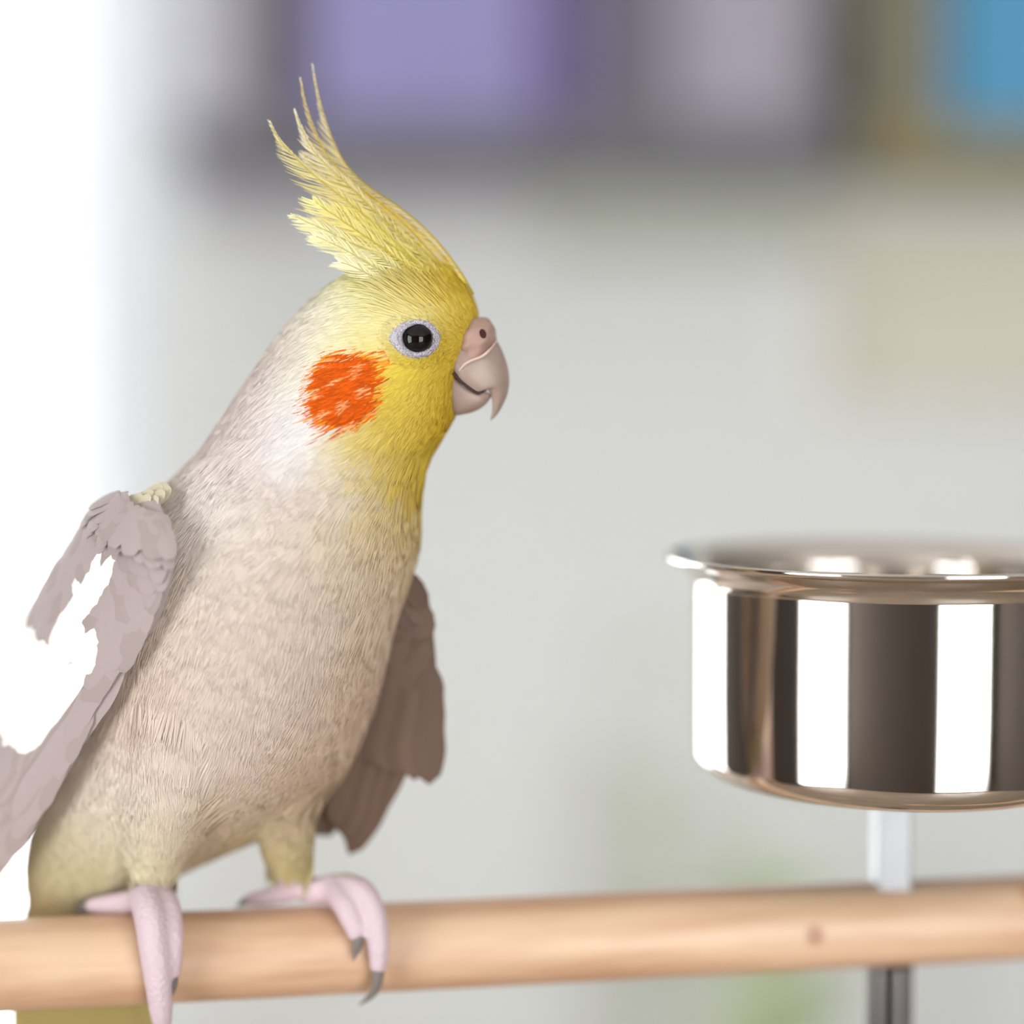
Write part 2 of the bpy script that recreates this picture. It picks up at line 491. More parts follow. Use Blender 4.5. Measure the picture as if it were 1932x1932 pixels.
# ------------------------------------------------------------------ the cockatiel: pigment with some painted shade, and feather flow
CP = np.array([  # plumage tints; warm shade is mixed in down the right side
    (600, 560, 226, 216, 200), (640, 530, 230, 220, 186), (700, 520, 230, 219, 150), (760, 515, 228, 212, 112), (830, 510, 222, 198, 78),
    (890, 555, 228, 194, 28), (905, 590, 226, 188, 14), (862, 590, 226, 204, 100), (800, 575, 228, 212, 130), (740, 580, 228, 215, 152),
    (680, 585, 228, 218, 178), (620, 610, 222, 211, 192), (560, 640, 214, 201, 188), (655, 645, 228, 216, 166), (715, 625, 230, 213, 126),
    (860, 640, 214, 182, 48), (872, 680, 206, 172, 40), (850, 720, 208, 170, 30), (812, 705, 222, 194, 66), (760, 690, 232, 205, 60),
    (785, 745, 222, 194, 76), (842, 785, 216, 176, 16), (800, 805, 214, 182, 62), (755, 790, 220, 190, 66), (740, 825, 214, 186, 78),
    (700, 832, 220, 199, 106), (790, 880, 206, 172, 32), (800, 918, 202, 170, 38), (745, 872, 206, 182, 96), (698, 882, 214, 199, 164),
    (650, 845, 218, 205, 184), (598, 822, 232, 226, 220), (583, 745, 226, 217, 207), (560, 800, 218, 206, 198), (595, 690, 228, 218, 196),
    (500, 700, 214, 200, 188), (450, 790, 212, 198, 186), (640, 910, 209, 193, 175), (560, 900, 211, 197, 183), (710, 960, 204, 187, 164),
    (780, 970, 202, 181, 150), (400, 950, 218, 208, 194), (600, 1100, 205, 188, 170), (450, 1100, 210, 194, 178), (740, 1100, 200, 177, 150),
    (600, 1300, 205, 187, 170), (420, 1300, 210, 192, 176), (690, 1300, 198, 171, 141), (500, 1450, 205, 185, 168), (620, 1450, 197, 170, 140),
    (300, 1450, 216, 201, 184), (200, 1500, 216, 203, 184), (120, 1580, 204, 190, 150), (100, 1680, 190, 176, 122), (180, 1660, 194, 178, 128),
    (260, 1590, 222, 212, 186), (380, 1570, 198, 175, 146), (500, 1550, 190, 167, 128), (245, 1650, 226, 220, 170), (310, 1640, 206, 188, 150),
    (545, 1610, 192, 177, 114), (545, 1650, 196, 181, 108), (150, 1760, 184, 169, 112), (320, 1100, 212, 194, 176), (250, 1300, 206, 184, 164),
], float)
CPL = lin(CP[:, 2:5]) * 0.95
CPL = np.where((CP[:, 4] > 140)[:, None], np.minimum(CPL * np.array([1.07, 1.07, 1.12]), 0.76), CPL)
CPL[:, 2] = np.where(CP[:, 4] < 140, CPL[:, 2] * 1.15 + 0.012, CPL[:, 2])
SKIN = lin((208, 186, 192))

def pig(uv):
    d2 = ((uv[:, None, :2] - CP[None, :, :2]) ** 2).sum(2)
    head = uv[:, 1] < 930
    sg_ = np.where(head, 34.0, 70.0)[:, None]
    wt = np.exp(-d2 / (2 * sg_ ** 2)) + 1e-7 / (d2 + 1.0)
    wt /= wt.sum(1)[:, None]
    return wt @ CPL

def cheek(uv):
    x, y = (uv[:, 0] - 673) / 66.0, (uv[:, 1] - 727) / 71.0
    xs_ = x * 0.98 + y * 0.17
    return np.abs(xs_) ** 2.8 + np.abs(y) ** 2.8        # < 1 inside the orange patch

FL = np.array([
    (895, 600, -.35, -.93), (890, 560, -.35, -.93), (850, 520, -.75, -.66), (860, 580, -.75, -.6), (880, 640, -.95, -.1), (800, 540, -.88, -.45), (760, 570, -.96, -.2),
    (790, 590, -1, -.08), (690, 560, -1, .08), (620, 560, -.92, .35), (560, 640, -.65, .75), (720, 620, -1, .12), (640, 650, -.95, .3),
    (680, 730, -.97, .22), (620, 760, -.92, .4), (750, 720, -.96, .25), (800, 710, -.65, .75), (845, 710, -.25, .96), (865, 690, -.5, .8), (845, 800, -.35, .94),
    (790, 790, -.6, .8), (720, 810, -.8, .55), (790, 890, -.4, .92), (650, 850, -.8, .6), (480, 780, -.7, .7), (560, 860, -.72, .7),
    (710, 980, -.35, .94), (500, 960, -.6, .8), (360, 930, -.6, .8), (600, 1200, -.18, 1), (400, 1180, -.4, .92), (720, 1200, -.35, .94),
    (600, 1400, -.35, .93), (400, 1400, -.2, .98), (280, 1500, -.12, 1), (130, 1600, 0, 1), (500, 1540, -.7, .7), (200, 1700, 0, 1), (300, 1620, 0, 1),
    (545, 1600, 0, 1), (780, 1020, -.1, 1)], float)

def flow(uv):
    d2 = ((uv[:, None, :2] - FL[None, :, :2]) ** 2).sum(2)
    wt = np.exp(-d2 / (2 * 55.0 ** 2)) + 1e-6 / (d2 + 1.0)
    wt /= wt.sum(1)[:, None]
    return wt @ FL[:, 2:4]

# ------------------------------------------------------------------ body mesh: head, trunk, thighs, shanks and toes in one surface
ST = [  # left u,v  right u,v  depth  half depth
    (700, 508, 872, 530, 0, 45), (645, 524, 898, 582, 0, 92), (596, 560, 898, 640, 0, 116), (551, 604, 872, 712, 0, 127),
    (516, 648, 860, 776, 2, 134), (484, 695, 830, 832, 5, 142), (446, 750, 799, 888, 12, 155), (376, 853, 791, 960, 30, 182),
    (306, 928, 790, 1030, 45, 206), (256, 1012, 768, 1110, 55, 224), (221, 1112, 738, 1200, 65, 234), (191, 1222, 717, 1295, 80, 236),
    (166, 1332, 686, 1385, 98, 230), (131, 1430, 638, 1476, 118, 214), (92, 1510, 558, 1550, 142, 186), (57, 1588, 432, 1606, 168, 148),
    (50, 1648, 312, 1662, 200, 106), (56, 1718, 234, 1726, 238, 66), (76, 1790, 196, 1790, 264, 36)]
st = spline(np.array(ST, float), 90)
sg = 64
a = np.linspace(0, 2 * math.pi, sg, endpoint=False)
c = np.stack([(st[:, 0] + st[:, 2]) / 2, (st[:, 1] + st[:, 3]) / 2, st[:, 4]], 1)
hx = np.stack([(st[:, 2] - st[:, 0]) / 2, (st[:, 3] - st[:, 1]) / 2, np.zeros(len(st))], 1)
bv = c[:, None] + np.cos(a)[None, :, None] * hx[:, None] + (np.sin(a)[None] * st[:, 5:6])[..., None] * np.array([0, 0, 1.0])
top = c[0] + np.array([20, -22, 0]); bot = c[-1] + np.array([0, 25, 0])
bverts = [Pn(np.vstack([bv.reshape(-1, 3), top[None], bot[None]]))]
nst = len(st)
bf = []
for i in range(nst - 1):
    for j in range(sg):
        j2 = (j + 1) % sg
        bf.append((i * sg + j, i * sg + j2, (i + 1) * sg + j2, (i + 1) * sg + j))
for j in range(sg):
    j2 = (j + 1) % sg
    bf.append((nst * sg, j2, j)); bf.append((nst * sg + 1, (nst - 1) * sg + j, (nst - 1) * sg + j2))
bfaces = [bf]
LIMBS = [
    # near thigh and shank
    ([(345, 1400, 10), (310, 1520, 20), (292, 1600, 40), (286, 1650, 62), (284, 1690, 78)], [130, 100, 66, 44, 30]),
    # near toes: long front toe, second front toe, two toes behind
    ([(284, 1672, 78), (276, 1692, 40), (284, 1735, -6), (292, 1800, -24), (299, 1860, -22), (304, 1910, -4), (306, 1942, 14)], [34, 32, 31, 29, 26, 22, 16]),
    ([(292, 1680, 76), (316, 1708, 30), (326, 1760, -4), (327, 1810, -14), (326, 1842, -12)], [28, 24, 21, 18, 14]),
    ([(284, 1690, 80), (240, 1702, 92), (200, 1706, 104), (166, 1709, 116)], [28, 23, 19, 14]),
    # far thigh and shank
    ([(500, 1470, 80), (535, 1560, 100), (545, 1625, 122), (552, 1668, 134)], [100, 58, 42, 25]),
    ([(548, 1668, 136), (595, 1680, 132), (640, 1674, 122)], [24, 26, 28]),
    # far toes
    ([(632, 1676, 118), (650, 1706, 72), (666, 1742, 50), (675, 1768, 46)], [26, 24, 21, 17]),
    ([(645, 1670, 120), (684, 1684, 78), (707, 1730, 52), (714, 1786, 44), (714, 1830, 50)], [26, 25, 23, 21, 16]),
    ([(556, 1676, 136), (515, 1690, 158), (470, 1698, 180)], [22, 18, 14]),
]
for pts, rad in LIMBS:
    v_, f_ = tube_uvw(pts, rad, 36, 20)
    bverts.append(v_); bfaces.append(f_)
tot = bmesh.new()
off = 0
allv, allf = [], []
for v_, f_ in zip(bverts, bfaces):
    allf += [tuple(x + off for x in q) for q in f_]
    allv.append(v_); off += len(v_)
tmp = bpy.data.objects.new('tmp', mesh_np('tmp', np.vstack(allv), allf))
tot.from_mesh(tmp.data); bmesh.ops.recalc_face_normals(tot, faces=tot.faces[:]); tot.to_mesh(tmp.data); tot.free()
COL.objects.link(tmp)
md = tmp.modifiers.new('r', 'REMESH'); md.mode = 'VOXEL'; md.voxel_size = 0.00052
ms = tmp.modifiers.new('s', 'SMOOTH'); ms.factor = 0.5; ms.iterations = 6
dg = bpy.context.evaluated_depsgraph_get()
bme = bpy.data.meshes.new_from_object(tmp.evaluated_get(dg))
bpy.data.objects.remove(tmp)
nv = len(bme.vertices)
co = np.zeros(nv * 3, np.float32); bme.vertices.foreach_get('co', co); co = co.reshape(-1, 3).astype(float)
uvw = UVW(co)

def leg_mask(q):
    """1 on the bare pink shanks and toes"""
    near = (q[:, 1] > 1668) & (q[:, 0] > 140) & (q[:, 0] < 380) & (q[:, 2] < 150)
    far = (q[:, 1] > 1652) & (q[:, 0] > 430)
    return near | far
def pig_chunk(q):
    return np.vstack([pig(q[k:k + 20000]) for k in range(0, len(q), 20000)])
colr = pig_chunk(uvw)
lm = leg_mask(uvw)
colr[lm] = SKIN
ck = (cheek(uvw) < 0.9) & (uvw[:, 1] < 820)
colr[ck] = lin((238, 110, 20))
colr[(((uvw[:, 0] - 786) / 42) ** 2 + ((uvw[:, 1] - 639) / 34) ** 2 < 1) & (uvw[:, 2] < 0)] = lin((120, 112, 120))
bme.name = 'body'
bme.polygons.foreach_set('use_smooth', np.ones(len(bme.polygons), bool))
at = bme.color_attributes.new('pigment', 'FLOAT_COLOR', 'POINT')
c4 = np.ones((nv, 4), np.float32); c4[:, :3] = colr
at.data.foreach_set('color', c4.ravel())

M_body = pigment('cockatiel_skin', 0.55, bump=0.0005, bscale=900.0)
M_fluff = pigment('contour_plumage', 0.8, spec=0.15)
root_p = perch_point(420) + np.array([0, 0, PRAD])
bird = empty('cockatiel', root_p)
tag(bird, 'cream and grey cockatiel with yellow crest and orange cheek perched on the dowel', 'bird')
link('body', bme, M_body, bird)

bme.calc_loop_triangles()
tri = np.zeros(len(bme.loop_triangles) * 3, np.int32); bme.loop_triangles.foreach_get('vertices', tri); tri = tri.reshape(-1, 3)
bvh = BVHTree.FromPolygons([Vector(x) for x in co], [tuple(map(int, t)) for t in tri])

def hug(pts, height):
    """move world points onto the body at the given heights (px)"""
    out = np.empty_like(pts); nr = np.empty_like(pts)
    fn = bvh.find_nearest
    for k in range(len(pts)):
        loc, nn, _, _ = fn(pts[k])
        out[k] = loc; nr[k] = nn
    return out + nr * (height * UPX)[:, None], nr

def sample(n, keep):
    p0, p1, p2 = co[tri[:, 0]], co[tri[:, 1]], co[tri[:, 2]]
    cr = np.cross(p1 - p0, p2 - p0)
    ar = np.linalg.norm(cr, axis=1)
    cen = UVW((p0 + p1 + p2) / 3)
    ar = ar * keep(cen)
    idx = rng.choice(len(tri), n, p=ar / ar.sum())
    r1, r2 = np.sqrt(rng.random(n)), rng.random(n)
    p = (1 - r1)[:, None] * p0[idx] + (r1 * (1 - r2))[:, None] * p1[idx] + (r1 * r2)[:, None] * p2[idx]
    nn = cr[idx] / (np.linalg.norm(cr[idx], axis=1)[:, None] + 1e-15)
    return p, nn

def tangent(p, nn, jit=0.0):
    q = UVW(p)
    f = np.vstack([flow(q[k:k + 20000]) for k in range(0, len(q), 20000)])
    d = f[:, 0:1] * RGT[None] - f[:, 1:2] * UP[None]
    d = d - (d * nn).sum(1)[:, None] * nn
    sw = 0.22 * np.sin(q[:, 0] * 0.045 + 1.3 * np.sin(q[:, 1] * 0.03)) * np.sin(q[:, 1] * 0.037 + q[:, 0] * 0.011 + 0.7)
    sw = np.where(q[:, 1] > 800, sw, sw * 0.5)
    d = d + np.cross(nn, d) * sw[:, None]
    d += rng.normal(0, jit, d.shape)
    d = d - (d * nn).sum(1)[:, None] * nn
    ln = np.linalg.norm(d, axis=1)
    return d / (ln[:, None] + 1e-9), q, f

def ribbons(name, base, cl, wid, cols, parent, mat, kind='stuff', roll=0.0):
    """cl (n,k,3) centre lines, nr (n,k,3) normals in base, wid (n,k) metres, cols (n,3)"""
    n_, k_, _ = cl.shape
    t = np.gradient(cl, axis=1)
    s = np.cross(t, base); s /= np.linalg.norm(s, axis=2)[..., None] + 1e-12
    if roll: s = s + base * (roll * np.where(np.arange(n_) % 2, 1.0, -1.0))[:, None, None]
    v = np.stack([cl - s * wid[..., None] / 2, cl + s * wid[..., None] / 2], 2).reshape(-1, 3)
    b = (np.arange(n_) * k_ * 2)[:, None] + (np.arange(k_ - 1) * 2)[None]
    f = np.stack([b, b + 1, b + 3, b + 2], -1).reshape(-1, 4)
    cc = np.repeat(cols, k_ * 2, axis=0) if cols.ndim == 2 else np.repeat(cols.reshape(-1, 3), 2, axis=0)
    o = link(name, mesh_np(name, v, f, colors=cc), mat, parent)
    if kind: o['kind'] = kind
    return o

EYE = (786.0, 638.0)
def eye_d(q):
    dx = (q[:, 0] - 787) / np.where(q[:, 0] < 787, 50.0, 46.0)
    return np.sqrt(dx ** 2 + ((q[:, 1] - 640) / 39.0) ** 2)
def bill(q):      # region hidden under cere and bill
    return (q[:, 0] > 868 + 26 * np.clip((690 - q[:, 1]) / 90.0, 0, 1)) & (q[:, 1] > 604) & (q[:, 1] < 775) & (np.abs(q[:, 2]) < 62)

# --- fine hair-like feathers of the head and upper neck
def head_w(q):
    m = np.clip((980 - q[:, 1]) / 120.0, 0, 1)
    m *= ~((eye_d(q) < 0.84) & (q[:, 2] < 0))
    m *= ~bill(q)
    m *= np.where(q[:, 2] < 30, 1.0, 0.35)
    return m
NH = 56000
p, nn = sample(NH, head_w)
d, q, f = tangent(p, nn, 0.10)
L = np.interp(q[:, 0], [560, 700, 800, 900], [46, 34, 24, 16]) * np.where(q[:, 1] > 800, 1.6, 1.0)
ckv = cheek(q)
near_eye = eye_d(q)
L = np.where(near_eye < 1.35, 9.0, L)
L *= rng.uniform(0.7, 1.3, NH)
K = 4
tt = np.linspace(0, 1, K)
raw = p[:, None] + d[:, None] * (L * UPX)[:, None, None] * tt[None, :, None]
hgt = (1.0 + tt[None] * rng.uniform(1.2, 3.8, NH)[:, None])
hp, hn = hug(raw.reshape(-1, 3), hgt.ravel())
cl = hp.reshape(NH, K, 3); nb = hn.reshape(NH, K, 3)
wd = (rng.uniform(2.2, 4.2, NH) * UPX)[:, None] * np.array([0.9, 1.0, 0.75, 0.12])[None]
jq = q + rng.normal(0, 7, q.shape)
cols = pig_chunk(jq)
blotch = np.sin(q[:, 0] * 0.11 + q[:, 1] * 0.05) * np.sin(q[:, 1] * 0.09 - q[:, 0] * 0.03 + 1.0)
isck = (cheek(q + rng.normal(0, 5, q.shape)) < 1.0) & (q[:, 2] < 60)
pale = isck & (blotch > 0.62) & (rng.random(NH) < 0.6)
cols[isck] = lin((222, 92, 10))[None] * rng.uniform(0.62, 1.15, (isck.sum(), 1))
edge = isck & (cheek(q) > 0.7) & (rng.random(NH) < 0.45)
cols[edge] = lin((232, 150, 40))
cols[pale] = lin((232, 168, 110))
cols *= rng.uniform(0.92, 1.06, (NH, 1))
ribbons('head_feathers', nb, cl, wd, np.clip(cols, 0, 1), bird, M_fluff, roll=0.2)

# --- barbed contour feathers of neck, breast, belly and thighs
def body_w(q):
    m = (q[:, 1] > 850).astype(float)
    m *= ~leg_mask(q)
    m *= ~((q[:, 0] > 588) & (q[:, 1] > 1620))
    m *= ~((q[:, 0] > 430) & (q[:, 1] > 1628))
    m *= ~((q[:, 0] > 225) & (q[:, 0] < 400) & (q[:, 1] > 1640) & (q[:, 2] < 150))
    m *= np.where(q[:, 2] < 120, 1.0, 0.5)
    return m
cand, cn = sample(60000, body_w)
cell = 19.0 * UPX
key = np.floor(cand / cell).astype(np.int64)
_, first = np.unique(key[:, 0] * 73856093 ^ key[:, 1] * 19349663 ^ key[:, 2] * 83492791, return_index=True)
p, nn = cand[first], cn[first]
NF = len(p)
d, q, f = tangent(p, nn, 0.06)
side = np.cross(nn, d)
FLn = np.interp(q[:, 1], [830, 1000, 1200, 1500, 1700], [52, 74, 84, 72, 46]) * rng.uniform(0.75, 1.25, NF)
FW = FLn * rng.uniform(0.26, 0.36, NF)
NB = 22
K = 4
cls, hts, colb, wds = [], [], [], []
fc = pig_chunk(q + rng.normal(0, 8, q.shape)) * rng.uniform(0.95, 1.04, (NF, 1))
lay = rng.uniform(0, 1.6, NF)
for b_ in range(NB):
    xi = -1 + 2 * b_ / (NB - 1)
    end = (0.66 + 0.34 * math.sqrt(1 - 0.9 * xi * xi)) * rng.uniform(0.7, 1.12, NF)
    pts, prog = [], []
    for t in np.linspace(0, 1, K):
        y = (0.05 + (end - 0.05) * t) * FLn
        x = xi * FW * (0.5 + 0.5 * t ** 0.8)
        pts.append(p + d * (y * UPX)[:, None] + side * (x * UPX)[:, None])
        prog.append(0.05 + (end - 0.05) * t)
    pts = np.stack(pts, 1) + rng.normal(0, 0.5 * UPX, (NF, 1, 3))
    cls.append(pts)
    prog = np.stack(prog, 1)
    hts.append(0.4 + lay[:, None] + prog * 3.6 + (1 - abs(xi)) * 0.5)
    wds.append(np.tile(np.array([3.2, 3.2, 2.8, 0.6])[None], (NF, 1)) * UPX)
    colb.append(fc * rng.uniform(0.94, 1.04, (NF, 1)))
cl = np.stack(cls, 1).reshape(-1, K, 3)
ht = np.stack(hts, 1).reshape(-1, K)
print('contour feathers', NF, 'barbs', len(cl))
# hug on a per-feather tangent sheet: nearest point per barb root/tip only, interpolate between
ends = cl[:, [0, K - 1]].reshape(-1, 3)
eh, en = hug(ends, np.zeros(len(ends)))
eh = eh.reshape(-1, 2, 3); en = en.reshape(-1, 2, 3)
tt = np.linspace(0, 1, K)[None, :, None]
delta = (eh[:, 0:1] - cl[:, 0:1]) * (1 - tt) + (eh[:, 1:2] - cl[:, K - 1:K]) * tt
nb = en[:, 0:1] * (1 - tt) + en[:, 1:2] * tt
nb /= np.linalg.norm(nb, axis=2)[..., None]
cl = cl + delta + nb * (ht * UPX)[..., None]
wd = np.stack(wds, 1).reshape(-1, K)
cb = np.stack(colb, 1).reshape(-1, 3)
ribbons('contour_feathers', nb, cl, wd, np.clip(cb, 0, 1), bird, M_fluff, roll=0.34)

# --- loose filament layer over the contour feathers
NL = 7000
p, nn = sample(NL, body_w)
d, q, f = tangent(p, nn, 0.05)
L = rng.uniform(26, 62, NL); K = 4
tt = np.linspace(0, 1, K)
raw = p[:, None] + d[:, None] * (L * UPX)[:, None, None] * tt[None, :, None]
eh, en = hug(raw[:, [0, K - 1]].reshape(-1, 3), np.zeros(NL * 2))
eh = eh.reshape(-1, 2, 3); en = en.reshape(-1, 2, 3)
t3 = tt[None, :, None]
nb = en[:, 0:1] * (1 - t3) + en[:, 1:2] * t3
hh = (1.2 + rng.uniform(0.5, 2.0, NL)[:, None] + tt[None] * rng.uniform(1.0, 4.5, NL)[:, None]) * UPX
cl = raw + (eh[:, 0:1] - raw[:, 0:1]) * (1 - t3) + (eh[:, 1:2] - raw[:, K - 1:K]) * t3 + nb * hh[..., None]
wd = (rng.uniform(1.6, 3.0, NL) * UPX)[:, None] * np.array([0.8, 1.0, 0.8, 0.12])[None]
cols = pig_chunk(q + rng.normal(0, 8, q.shape)) * rng.uniform(0.92, 1.08, (NL, 1))
ribbons('filament_feathers', nb, cl, wd, np.clip(cols, 0, 1), bird, M_fluff)

# ------------------------------------------------------------------ eye
def surf(u, v):
    o = P(u, v, -600); dirn = (o - CAM) / np.linalg.norm(o - CAM)
    loc, nn_, _, _ = bvh.ray_cast(Vector(o), Vector(dirn))
    return np.array(loc), np.array(nn_)
M_eye = plain('dark_eye', (14, 9, 8), 0.03, noise=0.3, nscale=300, spec=0.35)
M_ring, nt, b = nmat('eye_ring_skin')
b.inputs['Roughness'].default_value = 0.7
tc = N(nt, 'ShaderNodeTexCoord'); vo = N(nt, 'ShaderNodeTexVoronoi'); vo.inputs['Scale'].default_value = 2600.0
nt.links.new(tc.outputs['Object'], vo.inputs['Vector'])
rp = N(nt, 'ShaderNodeValToRGB')
rp.color_ramp.elements[0].position = 0.25; rp.color_ramp.elements[0].color = lin4((214, 210, 214))
rp.color_ramp.elements[1].position = 0.75; rp.color_ramp.elements[1].color = lin4((160, 153, 166))
nt.links.new(vo.outputs['Distance'], rp.inputs[0]); nt.links.new(rp.outputs[0], b.inputs['Base Color'])
bp = N(nt, 'ShaderNodeBump', invert=True); bp.inputs['Distance'].default_value = 0.0003
nt.links.new(vo.outputs['Distance'], bp.inputs['Height']); nt.links.new(bp.outputs['Normal'], b.inputs['Normal'])
s0, n0 = surf(*EYE)
ew = UVW(s0[None])[0, 2]
ev = []
nu, nvv = 48, 32
for i in range(nvv + 1):
    th = math.pi * i / nvv
    for j in range(nu):
        ph = 2 * math.pi * j / nu
        ev.append((EYE[0] + 31 * math.sin(th) * math.cos(ph), EYE[1] + 29 * math.sin(th) * math.sin(ph), ew + 8 - 27 * math.cos(th)))
ef = np.array([(i * nu + j, i * nu + (j + 1) % nu, (i + 1) * nu + (j + 1) % nu, (i + 1) * nu + j) for i in range(nvv) for j in range(nu)])
eye = link('eye', mesh_np('eye', Pn(np.array(ev)), ef), M_eye, bird)
tag(eye, 'glossy black eye')
# ring of pale bare skin around the eye
rv_, rc_ = [], []
nr_, na = 12, 72
for k in range(nr_ + 1):
    t = k / nr_
    for j in range(na):
        ph = 2 * math.pi * j / na
        rx = 27 + t * (24 if math.cos(ph) > 0 else 28 + 10 * max(0, -math.cos(ph)) ** 8)
        ry = 24.5 + t * 18
        u, v = EYE[0] + 1 + rx * math.cos(ph), EYE[1] + 1 + ry * math.sin(ph)
        sp_, _ = surf(u, v)
        w_ = UVW(sp_[None])[0, 2]
        lift = 10 * math.sin(math.pi * min(1, t * 1.15 + 0.06)) + 1 - 4 * t + 1.3 * math.sin(t * 22 + 2 * math.sin(ph * 3))
        wv_ = w_ - lift
        if k == 0:
            u, v, wv_ = EYE[0] + 25 * math.cos(ph), EYE[1] + 22.5 * math.sin(ph), ew + 10
        rv_.append((u, v, wv_))
        g = 0.92 + 0.08 * math.sin(ph * 36 + t * 9) * math.sin(t * 20)
        rc_.append(lin((196, 191, 200)) * g)
rf = np.array([(k * na + j, k * na + (j + 1) % na, (k + 1) * na + (j + 1) % na, (k + 1) * na + j) for k in range(nr_) for j in range(na)])
link('eye_ring', mesh_np('eye_ring', Pn(np.array(rv_)), rf, colors=np.array(rc_)), M_ring, bird)

# ------------------------------------------------------------------ bill and cere
def horn_loft(name, outer, inner, half, mat, wc=-16.0, parent=bird, pw=0.75, n=44, sgm=26):
    O = spline(np.array([(x, y, 0) for x, y in outer], float), n)
    I = spline(np.array([(x, y, 0) for x, y in inner], float), n)
    Hh = spline(np.array([(h, 0, 0) for h in half], float), n)[:, 0]
    ph = np.linspace(0, math.pi, sgm)
    v = np.zeros((n, sgm, 3))
    s_ = np.sin(ph) ** pw
    v[:, :, :2] = I[:, None, :2] + (O - I)[:, None, :2] * s_[None, :, None]
    v[:, :, 2] = wc + Hh[:, None] * np.cos(ph)[None]
    f = []
    for i in range(n - 1):
        for j in range(sgm):
            j2 = (j + 1) % sgm
            f.append((i * sgm + j, i * sgm + j2, (i + 1) * sgm + j2, (i + 1) * sgm + j))
    f.append(tuple(range(sgm))); f.append(tuple(range((n - 1) * sgm, n * sgm))[::-1])
    me = mesh_np(name, Pn(v.reshape(-1, 3)), f)
    bm = bmesh.new(); bm.from_mesh(me); bmesh.ops.recalc_face_normals(bm, faces=bm.faces[:]); bm.to_mesh(me); bm.free()
    return link(name, me, mat, parent)

M_bill = plain('bill_horn', (160, 138, 126), 0.42, noise=0.22, nscale=260, bump=0.00008, coords='Object')
M_cere = plain('cere_skin', (168, 136, 122), 0.5, noise=0.16, nscale=420, bump=0.0002)
M_nose = plain('nostril_dark', (60, 26, 18), 0.9, noise=0.2, nscale=200)
M_mouth = plain('mouth_dark', (64, 40, 36), 0.8, noise=0.2, nscale=200)
horn_loft('upper_bill', [(880, 618), (912, 622), (937, 642), (954, 678), (961, 712), (958, 742), (948, 766), (938, 782), (925, 795)],
          [(850, 690), (862, 706), (872, 718), (890, 731), (905, 739), (916, 733), (926, 744), (929, 768), (925, 794)],
          [50, 52, 52, 48, 42, 34, 24, 14, 2], M_bill)
horn_loft('lower_bill', [(838, 770), (858, 783), (875, 782), (894, 777), (911, 768), (921, 758), (927, 748)],
          [(845, 700), (862, 716), (876, 729), (892, 738), (905, 742), (914, 738), (924, 742)],
          [40, 42, 42, 40, 36, 30, 20], M_bill, pw=0.6)
# dark gape line between the two halves
gp = [(856, 704), (868, 718), (884, 731), (900, 741), (908, 740), (918, 735)]
for sgn in (-1,):
    gv, gf = tube_uvw([(x, y, -16 + sgn * h) for (x, y), h in zip(gp, (52, 51, 47, 42, 40, 36))], [2.0, 2.6, 2.8, 2.8, 2.6, 1.2], 30, 8)
    link('mouth_line', mesh_np('mouth_line', gv, gf), M_mouth, bird)
# cere: swollen skin over the bill base with a nostril
cv = []
for i in range(33):
    th = math.pi * i / 32
    for j in range(48):
        ph = 2 * math.pi * j / 48
        x, y, z = math.sin(th) * math.cos(ph), math.sin(th) * math.sin(ph), -math.cos(th)
        rot = math.radians(26)
        ex = np.sign(x) * abs(x) ** 0.9
        X, Y = 37 * ex, 50 * y
        bulge = 1 + 0.05 * math.sin(7 * x + 5 * y) * math.sin(4 * y - 3 * z)
        cv.append((896 + (X * math.cos(rot) - Y * math.sin(rot)) * bulge, 646 + (X * math.sin(rot) + Y * math.cos(rot)) * bulge, -16 + 60 * z * bulge))
cf = np.array([(i * 48 + j, i * 48 + (j + 1) % 48, (i + 1) * 48 + (j + 1) % 48, (i + 1) * 48 + j) for i in range(32) for j in range(48)])
cere = link('cere', mesh_np('cere', Pn(np.array(cv)), cf), M_cere, bird)
cb_ = BVHTree.FromPolygons([Vector(x) for x in Pn(np.array(cv))], [tuple(map(int, x)) for x in cf])
def on(bv_, u, v):
    o = P(u, v, -600); dn = (o - CAM) / np.linalg.norm(o - CAM)
    r_ = bv_.ray_cast(Vector(o), Vector(dn))
    return UVW(np.array(r_[0])[None])[0, 2] if r_[0] else -60
nv_, nf_ = [], []
for k in range(6):
    for j in range(24):
        ph = 2 * math.pi * j / 24
        r_ = k / 5
        u = 911 + 6.5 * r_ * math.cos(ph) + 1.5 * r_ * math.sin(ph); v = 629.5 + 9 * r_ * math.sin(ph)
        nv_.append((u, v, on(cb_, u, v) - 0.8 + (1 - r_) * 0.3))
nf_ = np.array([(k * 24 + j, k * 24 + (j + 1) % 24, (k + 1) * 24 + (j + 1) % 24, (k + 1) * 24 + j) for k in range(5) for j in range(24)])
link('nostril', mesh_np('nostril', Pn(np.array(nv_)), nf_), M_nose, cere)
# pale ridge between cere and horn
rg = [(866, 700), (876, 688), (890, 680), (908, 673), (922, 662), (936, 644)]
gv, gf = tube_uvw([(x, y, -16 - h) for (x, y), h in zip(rg, (51, 52, 52, 50, 46, 18))], [2, 3, 3, 3, 3, 2], 30, 8)
link('cere_ridge', mesh_np('cere_ridge', gv, gf), plain('cere_ridge_skin', (206, 180, 166), 0.4, noise=0.05), bird)

